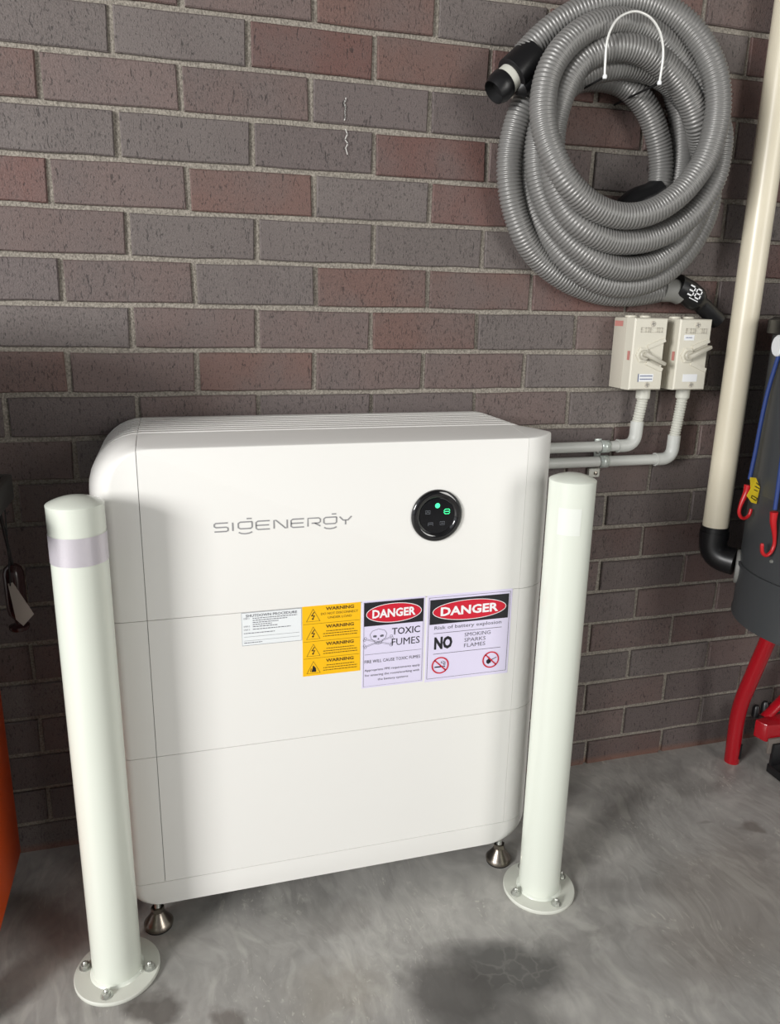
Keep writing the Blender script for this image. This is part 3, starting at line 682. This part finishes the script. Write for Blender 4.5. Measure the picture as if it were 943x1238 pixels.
def switch(x0, z0, label, up, small_label, tilt):
    W_, H_ = .0845, .1585; D0, D1 = -.002, -.088
    s = thing('isolator_switch', label, 'switch', (x0+W_/2, -.002, z0), 'isolator switches')
    MB().box(x0, x0+W_, -.052, -.0015, z0, z0+H_).build('housing', SWITCHD, s, bevel=.003)
    MB().box(x0+.0015, x0+W_-.0015, -.0535, -.050, z0+.0015, z0+H_-.0015).build('gasket', CORE, s)
    xa, xb, za, zb = x0, x0+W_, z0, z0+H_
    # cover with a stepped notch at the right edge beside the lever
    def outline(y, i):
        return [(xa+i, y, za+i), (xb-i, y, za+i), (xb-i, y, za+.047), (xb-i-.0035, y, za+.050), (xb-i-.0035, y, za+.106), (xb-i, y, za+.109), (xb-i, y, zb-i), (xa+i, y, zb-i)]
    A = outline(-.0535, 0); B = outline(-.083, .0006); D_ = outline(-.086, .003); n = 8
    f = [tuple(range(n))] + [(i, (i+1) % n, (i+1) % n+n, i+n) for i in range(n)] + [(i+n, (i+1) % n+n, (i+1) % n+2*n, i+2*n) for i in range(n)] + [tuple(2*n+i for i in range(n))]
    MB().add(A+B+D_, f).build('cover', SWITCH, s, ang=20)
    fy = -.086
    for cz in (zb-.013, za+.012):
        sc_ = MB().lathe([(.0062, 0), (.0062, .0012), (.0052, .0020)], 24, (x0+W_/2+.003, fy, cz), 'y').build('screw', SWITCHD, s)
        m_ = MB().segs([(x0+W_/2-.001, cz-.001), (x0+W_/2+.007, cz+.001)], .0014, fy-.0022); m_.segs([(x0+W_/2+.002, cz+.004), (x0+W_/2+.004, cz-.004)], .0014, fy-.0022)
        m_.build('screw_slot', CORE, sc_, smooth=False)
    # raised maker's lettering, worn past reading
    e = MB(); r_ = random.Random(4)
    for k in range(5):
        gx_ = x0+.017+k*.0115; gz_ = zb-.031
        e.segs([(gx_, gz_), (gx_+.0075, gz_)], .0014, fy-.0012)
        e.segs([(gx_, gz_+.0095), (gx_+.0075, gz_+.0095)], .0014, fy-.0012)
        if k != 3: e.segs([(gx_+.0004, gz_), (gx_+.0004, gz_+.0095)], .0014, fy-.0012)
        if k in (1, 3, 4): e.segs([(gx_+.007, gz_), (gx_+.007, gz_+.0095)], .0014, fy-.0012)
        if k in (0, 2): e.segs([(gx_, gz_+.005), (gx_+.006, gz_+.005)], .0012, fy-.0012)
    e.build('embossed_marks', SWITCHD, s, smooth=False)
    # hexagonal boss, raised ramps and the lever
    hx, hz = x0+.028, z0+.078
    MB().lathe([(.0185, 0), (.0185, .003), (.0150, .0045)], 6, (hx, fy, hz), 'y').build('hex_boss', SWITCH, s, ang=15)
    MB().lathe([(.0115, .0045), (.0115, .009), (.010, .0105)], 28, (hx, fy, hz), 'y').build('rotor', LEVER, s)
    for sg in (1, -1):
        a, b = Vector((hx+.010, hz+sg*.017)), Vector((xb-.004, hz+sg*.0335)); t = (b-a).normalized(); nn = Vector((-t.y, t.x))*.0045
        P = [a+nn, b+nn, b-nn, a-nn]
        v = [(p.x, fy, p.y) for p in P]+[(p.x, fy-.0028, p.y) for p in P]
        MB().add(v, [(0, 1, 2, 3), (4, 5, 6, 7), (0, 1, 5, 4), (1, 2, 6, 5), (2, 3, 7, 6), (3, 0, 4, 7)]).build('guide_rib', SWITCH, s, smooth=False)
    a, b = Vector((hx-.004, hz-.003*tilt)), Vector((xb-.006, hz+.020*tilt))
    t = (b-a).normalized(); nn = Vector((-t.y, t.x))*.0052
    P = [a+nn, b+nn*.8, b-nn*.8, a-nn]
    v = [(p.x, fy-.004, p.y) for p in P]+[(p.x*.999+.001*hx, fy-.018, p.y) for p in P]
    MB().add(v, [(3, 2, 1, 0), (4, 5, 6, 7), (0, 1, 5, 4), (1, 2, 6, 5), (2, 3, 7, 6), (3, 0, 4, 7)]).build('lever', LEVER, s, bevel=.0022)
    l = MB().box(x0+.022, x0+.060, fy-.0006, fy, z0+.019, z0+.036).build('name_label', LABELW, s, smooth=False)
    if small_label == 0:
        q = MB().ribbon([(x0+.0215, z0+.0185), (x0+.0215, z0+.0365)], .002, fy-.0009)
        for zz in (z0+.0315, z0+.0245):
            x = x0+.026
            while x < x0+.055: q.ribbon([(x, zz), (x+.0030, zz)], .0024, fy-.0009); x += .0040
        q.build('label_print', LABELB, l, smooth=False)
    else:
        l2 = MB().box(x0+.014, x0+.040, fy-.0006, fy, z0+.1115, z0+.1235).build('name_label', LABELW, s, smooth=False)
        q = MB(); x = x0+.018
        while x < x0+.035: q.ribbon([(x, z0+.1175), (x+.0025, z0+.1175)], .0018, fy-.0009); x += .0034
        q.build('label_print', LABELB, l2, smooth=False)
    # faded red print on the left side of the housing and the cover edge
    v = [(x0-.0004, -.040, zb-.020), (x0-.0004, -.006, zb-.020), (x0-.0004, -.006, zb-.008), (x0-.0004, -.040, zb-.008)]
    if small_label == 0: MB().add(v, [(0, 1, 2, 3)]).build('side_print', REDP, s, smooth=False)
    v = [(x0-.0004, -.078, z0+.066), (x0-.0004, -.068, z0+.066), (x0-.0004, -.068, z0+.086), (x0-.0004, -.078, z0+.086)]
    MB().add(v, [(0, 1, 2, 3)]).build('side_print', REDP, s, smooth=False)
    # two round knockouts on top
    for kx, kr in ((.024, .013), (.060, .013)):
        MB().lathe([(kr, z0+H_-.001), (kr, z0+H_+.0035), (kr-.002, z0+H_+.0048)], 28, (x0+kx, -.030, 0)).build('knockout_cap', SWITCH, s)
    return s
switch(1.1745, 1.0275, 'pale grey weatherproof isolator switch, left of the pair, lever tilted down', True, 0, -1)
switch(1.2905, 1.0265, 'pale grey weatherproof isolator switch, right of the pair, lever tilted up', True, 1, 1)

# ---------------------------------------------------------------- coiled hoses on a wire hook
HOSE_A = [(0.877,-0.075,1.671),(0.904,-0.08,1.699),(0.934,-0.085,1.724),(0.966,-0.09,1.744),(1.0,-0.095,1.76),(1.035,-0.099,1.771),(1.071,-0.104,1.776),(1.106,-0.111,1.775),(1.14,-0.118,1.767),(1.172,-0.127,1.752),(1.201,-0.136,1.73),(1.224,-0.146,1.702),(1.242,-0.155,1.67),(1.256,-0.159,1.636),(1.264,-0.16,1.599),(1.264,-0.161,1.563),(1.258,-0.161,1.527),(1.247,-0.161,1.494),(1.228,-0.161,1.464),(1.205,-0.161,1.437),(1.177,-0.161,1.414),(1.145,-0.16,1.396),(1.11,-0.159,1.385),(1.073,-0.158,1.382),(1.035,-0.159,1.387),(0.998,-0.16,1.4),(0.965,-0.161,1.42),(0.937,-0.16,1.446),(0.916,-0.156,1.478),(0.901,-0.149,1.513),(0.893,-0.143,1.551),(0.894,-0.137,1.589),(0.902,-0.134,1.626),(0.919,-0.132,1.658),(0.943,-0.13,1.685),(0.972,-0.129,1.707),(1.007,-0.126,1.723),(1.045,-0.121,1.732),(1.083,-0.118,1.732),(1.119,-0.115,1.725),(1.154,-0.113,1.712),(1.187,-0.111,1.693),(1.217,-0.112,1.672),(1.245,-0.114,1.647),(1.27,-0.115,1.619),(1.291,-0.119,1.588),(1.298,-0.133,1.55),(1.297,-0.138,1.512),(1.294,-0.138,1.476),(1.284,-0.135,1.444),(1.268,-0.132,1.415),(1.246,-0.13,1.39),(1.218,-0.128,1.369),(1.186,-0.127,1.353),(1.151,-0.126,1.342),(1.114,-0.127,1.337),(1.076,-0.128,1.337),(1.038,-0.131,1.345),(1.004,-0.13,1.36),(0.976,-0.124,1.383),(0.955,-0.118,1.414),(0.94,-0.115,1.448),(0.932,-0.115,1.486),(0.929,-0.116,1.524),(0.932,-0.117,1.561),(0.942,-0.117,1.598),(0.958,-0.116,1.632),(0.982,-0.116,1.66),(1.012,-0.119,1.678),(1.043,-0.124,1.687),(1.077,-0.127,1.689),(1.112,-0.129,1.683),(1.145,-0.129,1.67),(1.176,-0.129,1.651),(1.203,-0.128,1.629),(1.228,-0.125,1.602),(1.25,-0.118,1.573),(1.278,-0.1,1.543),(1.298,-0.095,1.511),(1.306,-0.094,1.476),(1.304,-0.094,1.44),(1.294,-0.095,1.405),(1.277,-0.097,1.374),(1.255,-0.099,1.345),(1.228,-0.1,1.32),(1.197,-0.1,1.3),(1.161,-0.101,1.289),(1.123,-0.101,1.286),(1.085,-0.103,1.291),(1.049,-0.102,1.304),(1.017,-0.097,1.323),(0.989,-0.09,1.347),(0.966,-0.081,1.375),(0.947,-0.074,1.408),(0.931,-0.072,1.443),(0.921,-0.072,1.48),(0.919,-0.072,1.518),(0.925,-0.073,1.554),(0.941,-0.073,1.587),(0.964,-0.074,1.616),(0.993,-0.077,1.64),(1.027,-0.08,1.657),(1.064,-0.083,1.667),(1.102,-0.083,1.672),(1.142,-0.081,1.671),(1.181,-0.076,1.665),(1.216,-0.072,1.652),(1.246,-0.072,1.632),(1.272,-0.072,1.606),(1.294,-0.07,1.576),(1.315,-0.063,1.543),(1.33,-0.061,1.508),(1.339,-0.063,1.471),(1.34,-0.067,1.434),(1.331,-0.07,1.398),(1.316,-0.071,1.364),(1.296,-0.072,1.332),(1.27,-0.072,1.303),(1.241,-0.072,1.28),(1.207,-0.072,1.263),(1.17,-0.071,1.254),(1.132,-0.071,1.252),(1.095,-0.07,1.257),(1.059,-0.068,1.269),(1.028,-0.064,1.288),(1.0,-0.057,1.312),(0.977,-0.046,1.341),(0.956,-0.035,1.371),(0.937,-0.03,1.405),(0.923,-0.029,1.441),(0.916,-0.029,1.479),(0.915,-0.029,1.518),(0.922,-0.029,1.554),(0.936,-0.029,1.587),(0.958,-0.029,1.616),(0.986,-0.031,1.638),(1.019,-0.034,1.652),(1.054,-0.037,1.658),(1.091,-0.04,1.657),(1.125,-0.044,1.647),(1.156,-0.046,1.628),(1.183,-0.046,1.602),(1.205,-0.043,1.57),(1.223,-0.039,1.535),(1.233,-0.036,1.497),(1.233,-0.036,1.457),(1.233,-0.036,1.457)]
HOSE_B = [(1.274,-0.036,1.248),(1.235,-0.034,1.24),(1.196,-0.032,1.235),(1.156,-0.03,1.234),(1.116,-0.029,1.237),(1.076,-0.029,1.246),(1.037,-0.029,1.259),(1.0,-0.029,1.277),(0.966,-0.029,1.299),(0.935,-0.033,1.327),(0.911,-0.037,1.359),(0.893,-0.038,1.396),(0.88,-0.041,1.433),(0.873,-0.043,1.473),(0.873,-0.045,1.512),(0.88,-0.047,1.551),(0.892,-0.049,1.588),(0.912,-0.048,1.623),(0.937,-0.045,1.655),(0.965,-0.043,1.684),(0.998,-0.042,1.706),(1.033,-0.042,1.721),(1.071,-0.042,1.728),(1.11,-0.043,1.728),(1.148,-0.042,1.72),(1.185,-0.041,1.705),(1.219,-0.037,1.683),(1.247,-0.032,1.655),(1.266,-0.029,1.621),(1.277,-0.029,1.583),(1.282,-0.031,1.543),(1.282,-0.035,1.502),(1.278,-0.036,1.463),(1.266,-0.038,1.425),(1.244,-0.04,1.391),(1.217,-0.041,1.364),(1.184,-0.039,1.344),(1.148,-0.037,1.33),(1.13,-0.036,1.324)]
CUFF_A = [(1.233,-0.036,1.452),(1.212,-0.036,1.44),(1.177,-0.036,1.429),(1.143,-0.036,1.405)]
CONN = [(0.888,-0.075,1.664),(0.86,-0.078,1.643),(0.837,-0.08,1.624),(0.811,-0.083,1.596)]
HOOK = [(1.096,-0.005,1.673),(1.007,-0.16,1.627),(1.004,-0.162,1.657),(1.003,-0.164,1.681),(1.009,-0.166,1.705),(1.025,-0.166,1.725),(1.055,-0.166,1.737),(1.087,-0.166,1.731),(1.109,-0.166,1.713),(1.122,-0.164,1.69),(1.127,-0.162,1.666),(1.126,-0.16,1.63),(1.228,-0.005,1.677)]
HR = 0.0260; PITCH = 0.0072
def hose(pts, label):
    t = thing('hose', label, 'hose', pts[0], 'coiled hoses on the wall hook')
    P = spline(pts, PITCH/4)
    prof = [1.0, 0.975, 0.86, 0.975]
    rads = [HR*prof[i % 4] for i in range(len(P))]
    return t, MB().sweep(P, rads, 16)
ta, mb = hose(HOSE_A, 'long grey ribbed hose coiled in several loops, with a black connector at upper left')
mb.build('hose_body', HOSE, ta, ang=180)
P = spline(CONN, .004); n = len(P); d = (Vector(CONN[-1])-Vector(CONN[0])).normalized()
c0 = Vector(CONN[0])
def along(t_): return c0 + d*t_
cf = MB().sweep([along(-.012), along(-.010), along(.048), along(.051)], [.030, .0355, .0355, .031], 32).build('connector_cuff', BLACK, ta)
MB().sweep([along(.051), along(.068)], [.0262, .0262], 32).build('label_band', CONDUITW, ta); part_label(bpy.data.objects['label_band'], 'pale band on the connector')
tip = MB().sweep([along(.066), along(.069), along(.085), along(.098)], [.0265, .0285, .0285, .0235], 32, cap=False).build('connector_tip', BLACK, ta)
MB().sweep([along(.098), along(.080)], [.0232, .021], 32, cap=False).build('bore', RUBBER, ta)
MB().sweep([along(.080), along(.079)], [.021, .021], 32).build('bore_end', RUBBER, ta)
side = Vector((.7, -.2, -.68)).normalized()*.030
MB().sweep([along(-.004)+side, along(.052)+side, along(.062)+side*.9], [.018, .017, .007], 20).build('release_latch', BLACK, ta)
P = spline(CUFF_A, .006)
MB().sweep(P, [.031-.006*i/len(P) for i in range(len(P))], 24).build('end_cuff', BLACK, ta)
tb, mb = hose(HOSE_B, 'grey ribbed hose lying behind the main coil, ending in a black cuff at lower right')
mb.build('hose_body', HOSE, tb, ang=180)
c0 = Vector(HOSE_B[0]); d = Vector((1, 0.0, -.16)).normalized()
P = [Vector(HOSE_B[0])+Vector((-.01, 0, 0)), Vector((1.300, -.036, 1.246)), Vector((1.318, -.036, 1.239)), Vector((1.3185, -.036, 1.2385))]
gc = MB().sweep(P[:3], [.0275, .0255, .024], 28).build('grey_sleeve', GREYC, tb)
Q = [Vector((1.300, -.040, 1.256)), Vector((1.330, -.040, 1.244)), Vector((1.352, -.039, 1.232)), Vector((1.372, -.037, 1.219)), Vector((1.415, -.035, 1.190)), Vector((1.432, -.035, 1.178))]
bc = MB().sweep(spline(Q, .005), .0245, 28)
n_ = len(bc.v)//28
for i in range(n_):
    t_ = i/(n_-1); k = 1.12 if t_ < .42 else 1.12-.35*min(1, (t_-.42)/.12)
    cen = sum((Vector(bc.v[i*28+j]) for j in range(28)), Vector())/28
    for j in range(28): bc.v[i*28+j] = tuple(cen+(Vector(bc.v[i*28+j])-cen)*k)
bc.build('end_cuff', BLACK, tb)
# BE in outlined capitals on the cuff, following its slope
be = MB(); ux = Vector((-.93, .0, .36))*1.25; uz = Vector((-.36, 0, -.93))*1.25; o_ = Vector((1.350, -.0700, 1.246))
def bseg(a, b, wd):
    a, b = Vector(a), Vector(b); t_ = (b-a).normalized()*wd*.5; nn = Vector((-t_.y, t_.x)); pp = [a-t_+nn, b+t_+nn, b+t_-nn, a-t_-nn]
    be.add([tuple(o_+ux*p.x+uz*p.y) for p in pp], [(0, 1, 2, 3)])
for a, b in (((0, 0), (0, .016)), ((0, .016), (.011, .016)), ((0, .008), (.011, .008)), ((0, 0), (.011, 0)), ((.011, 0), (.011, .016)),
             ((.016, 0), (.016, .016)), ((.016, .016), (.026, .016)), ((.016, .008), (.025, .008)), ((.016, 0), (.026, 0))): bseg(a, b, .0026)
bseg((.001, .0205), (.020, .0205), .0016)
be.build('lettering', LABELW, tb, smooth=False)
wh = thing('wire_hook', 'white wire arch hook holding the coiled hoses on the wall', 'hook', (1.06, 0, 1.63))
A0, A1 = (1.007, -.004, 1.622), (1.126, -.004, 1.622)
arch = spline([(1.0065, -.160, 1.624), (1.0035, -.163, 1.652)] + [tuple(p) for p in HOOK[3:11]] + [(1.126, -.160, 1.626)], .004)
MB().sweep(arch, .0024, 12).build('wire_arch', HOOKW, wh)
for q in (A0, A1):
    ar = MB().sweep([(q[0], -.001, q[2]), (q[0], -.159, q[2]+.003)], .0022, 12).build('arm', RUBBER, wh); part_label(ar, 'dark arm running back to the wall')
    MB().lathe([(.0035, -.0035), (.0045, 0), (.0035, .0035)], 14, (q[0], -.160, q[2]+.003), 'z').build('white_tip', LABELW, wh)

# ---------------------------------------------------------------- downpipe
dp = thing('downpipe', 'cream plastic downpipe running up the brick wall beside the dark tank', 'pipe', (1.479, -.06, .58))
top = Vector((1.4905, -.060, 2.69)); bot = Vector((1.479, -.060, .668)); rp = .0305
MB().sweep([top, bot], rp, 48).build('pipe', PVC, dp)
el = bend([(1.479, -.060, .685), (1.479, -.060, .606), (1.513, -.105, .602)], .042, 12)
MB().sweep(el, rp+.003, 40).build('elbow', PVCB, dp)
MB().sweep([Vector((1.479, -.060, .672)), Vector((1.479, -.060, .655))], rp+.0045, 40).build('socket_collar', PVCB, dp)

# ---------------------------------------------------------------- charcoal tank
TX, TY, TR = 1.69, -.28, .24
tk = thing('extractor_tank', 'large round charcoal metal tank standing on red tube legs at the right edge', 'tank', (TX, TY, ZF))
MB().lathe([(0.0, .484), (TR-.008, .484), (TR+.002, .488), (TR+.002, .494), (TR, .498), (TR, .612)], 96, (TX, TY, 0), cap=False).build('lower_drum', TANK, tk)
MB().lathe([(TR, .612), (TR+.0035, .613), (TR+.0035, .620), (TR, .621)], 96, (TX, TY, 0), cap=False).build('seam_band', TANK, tk)
MB().lathe([(TR-.001, .621), (TR-.001, .80), (TR+.0005, .803), (TR-.001, .806), (TR-.001, 1.16)], 96, (TX, TY, 0), cap=False).build('upper_drum', TANK, tk)
MB().lathe([(TR, 1.155), (TR+.012, 1.158), (TR+.012, 1.186), (TR, 1.194), (.0, 1.205)], 96, (TX, TY, 0), cap=False).build('lid', BLACK, tk)
def on_tank(px_, py_, zz, r=TR): v = Vector((px_-TX, py_-TY, 0)).normalized(); return Vector((TX, TY, 0))+v*r+Vector((0, 0, zz)), v
p, v = on_tank(1.470, -.213, 1.133)
MB().sweep([p-v*.003, p+v*.010, p+v*.013], [.023, .023, .020], 36).build('round_cap', LABELW, tk); part_label(bpy.data.objects['round_cap'], 'white round cap')
p, v = on_tank(1.512, -.122, .596)
MB().sweep([p-v*.02, p+v*.004, p+v*.006], [.042, .042, .038], 40).build('inlet_ring', GREYC, tk); part_label(bpy.data.objects['inlet_ring'], 'grey inlet ring')
p, v = on_tank(1.448, -.285, .668); MB().sweep([p-v*.002, p+v*.002], [.0045, .003], 16).build('rivet', STEEL, tk)
def leg(x, y, dxx, dyy, name='leg'):
    pts = bend([(x, y, ZF+.001), (x-.012, y-.008, .18), (x+dxx, y+dyy, .484)], .06, 10)
    return MB().sweep(pts, .0195, 28).build(name, RED, tk)
lf = leg(1.614, -.088, -.022, -.100); part_label(lf, 'glossy red bent tube leg with a slotted foot')
leg(1.86, -.16, -.02, -.02); leg(1.74, -.50, -.01, .05)
MB().box(1.6165, 1.6215, -.1100, -.1065, .030, .075).build('foot_slot', BLACK, tk, smooth=False)

# ---------------------------------------------------------------- bungee cords
def cord(pts, hx, hy, hz, label, with_tag):
    mir = 1 if with_tag else -1
    b = thing('bungee_cord', label, 'bungee cord', pts[0], 'bungee cords on the tank')
    MB().sweep(spline(pts, .006), .0046, 14).build('cord', BLUE, b)
    d_ = Vector((-.66, .0, 0))
    H = [(0, .012), (-.002, -.006), (-.010, -.028), (-.014, -.048), (-.008, -.062), (.004, -.067), (.015, -.060), (.019, -.044)]
    H = [(hx+a*mir, hy, hz+c*(1 if with_tag else 1.25)) for a, c in H]
    P = spline(H, .003); rr_ = [.0085-.0045*min(1, i/(len(P)*.45)) for i in range(len(P))]; rr_[-1] = .003
    MB().sweep(P, rr_, 14).build('hook', REDM, b)
    if with_tag:
        v_ = [(hx-.006, hy-.010, hz+.032), (hx+.010, hy-.010, hz+.030), (hx+.022, hy-.013, hz+.008), (hx+.018, hy-.014, hz-.030), (hx+.004, hy-.014, hz-.026), (hx-.010, hy-.012, hz-.010), (hx-.001, hy-.011, hz+.006)]
        n_ = len(v_)
        tg = MB().add(v_+[(a, c+.0008, e) for a, c, e in v_], [tuple(range(n_)), tuple(range(2*n_-1, n_-1, -1))]+[(i, (i+1) % n_, (i+1) % n_+n_, i+n_) for i in range(n_)]).build('tag', YEL, b, smooth=False)
        k = MB()
        for (xa, za), (xb, zb) in (((.001, -.009), (.017, -.017)), ((.001, -.009), (.000, -.014)), ((.000, -.014), (.014, -.022)), ((.014, -.022), (.017, -.017)), ((.006, .012), (.018, .006)), ((.008, .020), (.016, .014)), ((.005, .004), (.014, .000))):
            a_, b_ = Vector((hx+xa, hz+za)), Vector((hx+xb, hz+zb)); k.segs([a_, b_], .0016, hy-.0152)
        k.build('tag_print', S_BLK, b, smooth=False)
    return b
cord([(1.455, -.212, 1.118), (1.452, -.210, 1.095), (1.447, -.203, 1.03), (1.444, -.200, .96), (1.441, -.200, .90), (1.436, -.200, .835)], 1.434, -.200, .812, 'blue bungee cord with a red hook and yellow tag hanging beside the downpipe', True)
cord([(1.436, -.285, 1.00), (1.434, -.286, .92), (1.432, -.290, .84), (1.431, -.292, .785)], 1.430, -.292, .770, 'blue bungee cord with a red hook and no tag, at the right frame edge', False)

# ---------------------------------------------------------------- red floor jack beside the tank leg
jk = thing('floor_jack', 'red metal floor jack with a black foot on the concrete behind the tank leg', 'jack', (1.78, -.13, ZF))
MB().add([(1.655, -.150, .100), (1.655, -.150, .150), (1.90, -.150, .130), (1.90, -.150, .085), (1.640, -.120, .105), (1.640, -.120, .155), (1.90, -.060, .135), (1.90, -.060, .09)],
         [(0, 1, 2, 3), (7, 6, 5, 4), (0, 4, 5, 1), (1, 5, 6, 2), (2, 6, 7, 3), (3, 7, 4, 0)]).build('side_frame', RED, jk, bevel=.004)
MB().sweep([(1.690, -.10, .140), (1.800, -.10, .245), (1.85, -.10, .27)], .0135, 20).build('handle', RED, jk)
MB().box(1.662, 1.700, -.158, -.150, .068, .112).build('bracket', mat('grey_bracket', (110, 102, 96), 0.5), jk, bevel=.002)
MB().add([(1.672, -.165, .035), (1.672, -.165, .098), (1.80, -.165, .098), (1.80, -.165, .035), (1.672, -.155, .035), (1.672, -.155, .098), (1.80, -.155, .098), (1.80, -.155, .035)],
         [(0, 1, 2, 3), (7, 6, 5, 4), (0, 4, 5, 1), (1, 5, 6, 2), (2, 6, 7, 3), (3, 7, 4, 0)]).build('foot_upright', BLACK, jk, bevel=.002)
MB().box(1.672, 1.80, -.215, -.150, ZF, .036).build('foot_base', BLACK, jk, bevel=.003)
for k, x in enumerate((1.672, 1.700, 1.722)):
    MB().lathe([(.010, .140), (.010, .165+.008*(k % 2)), (.006, .172+.008*(k % 2))], 14, (x, -.085, 0)).build('bolt', BLACK, jk)
MB().box(1.84, 1.90, -.15, -.06, ZF, .10).build('rear_foot', BLACK, jk, bevel=.003)

# ---------------------------------------------------------------- tool trolley on the left
tt = thing('tool_trolley', 'dark tool trolley with an orange lower side and black castor wheel at the left edge', 'trolley', (-.42, -.30, ZF))
XR = -.158
MB().box(-.72, XR, -.46, -.212, .52, .885).build('upper_cabinet', DARK, tt, bevel=.006)
MB().box(-.72, XR-.02, -.44, -.215, .897, 1.19).build('top_chest', DARK, tt, bevel=.006)
a = [(XR, -.135, .500), (XR, -.72, .520), (XR, -.72, .13), (XR, -.135, .135)]
MB().add([(-.72, -.46, .11), (XR+.004, -.46, .11), (XR+.004, -.135, .115), (-.72, -.135, .115), (-.72, -.46, .52), (XR+.004, -.46, .52), (XR+.004, -.135, .52), (-.72, -.135, .52)],
         [(0, 3, 2, 1), (4, 5, 6, 7), (0, 1, 5, 4), (1, 2, 6, 5), (2, 3, 7, 6), (3, 0, 4, 7)]).build('lower_cabinet', ORANGE, tt, bevel=.008)
MB().box(-.75, -.080, -.48, -.205, .885, .897).build('tray_floor', DARKT, tt, bevel=.003)
for nm, (x_0, x_1, y_0, y_1) in {'tray_rim': (-.75, -.080, -.215, -.203), 'tray_rim ': (-.092, -.078, -.48, -.2155)}.items():
    MB().box(x_0, x_1, y_0, y_1, .870, .912).build('tray_rim', DARKT, tt, bevel=.003)
for wx, wy in ((-.205, -.165), (-.205, -.42), (-.66, -.165), (-.66, -.42)):
    wl = MB().lathe([(.030, -.014), (.046, -.014), (.0485, -.010), (.0485, .010), (.046, .014), (.030, .014)], 40, (wx, wy, ZF+.0485), 'x').build('castor_wheel', RUBBER, tt)
    MB().lathe([(.002, -.015), (.028, -.015), (.028, .015), (.002, .015)], 30, (wx, wy, ZF+.0485), 'x').build('hub', GREYC, wl)
    MB().box(wx-.020, wx-.016, wy-.018, wy+.018, ZF+.040, .116).build('fork', STEEL2, wl); MB().box(wx+.016, wx+.020, wy-.018, wy+.018, ZF+.040, .116).build('fork', STEEL2, wl)
# paper tag hanging from the tray, and a dark bottle behind it
v_ = [(-.108, -.196, .712), (-.100, -.196, .714), (-.071, -.198, .652), (-.090, -.200, .632), (-.101, -.199, .645)]
pt = MB().add(v_+[(a_, b_+.0012, c_) for a_, b_, c_ in v_], [(0, 1, 2, 3, 4), (9, 8, 7, 6, 5)]+[(i, (i+1) % 5, (i+1) % 5+5, i+5) for i in range(5)])
pt.v = [(x_, y_, z_) for x_, y_, z_ in pt.v]
tgp = thing('paper_tag', 'small off-white paper tag hanging on a dark string under the tray', 'tag', (-.09, -.198, .70))
pt.build('tag_sheet', mat('dull_paper', (172, 162, 154), 0.7), tgp, smooth=False)
MB().sweep([(-.104, -.198, .709), (-.098, -.206, .80), (-.096, -.207, .869)], .0012, 8).build('string', BLACK, tgp)
bt = thing('spray_bottle', 'dark brown bottle hanging upside down behind the paper tag', 'bottle', (-.104, -.160, .60))
bx_, by_ = -.110, -.135
MB().lathe([(.016, .600), (.018, .603), (.018, .608), (.007, .612), (.007, .620), (.016, .632), (.018, .650), (.018, .712), (.015, .722), (.008, .728), (.0, .728)], 32, (bx_, by_, 0), cap=True).build('bottle_body', BOTTLE, bt)
MB().sweep([(bx_, by_, .724), (bx_, by_-.04, .82), (bx_, by_-.066, .872)], .003, 8).build('hanging_strap', BLACK, bt)
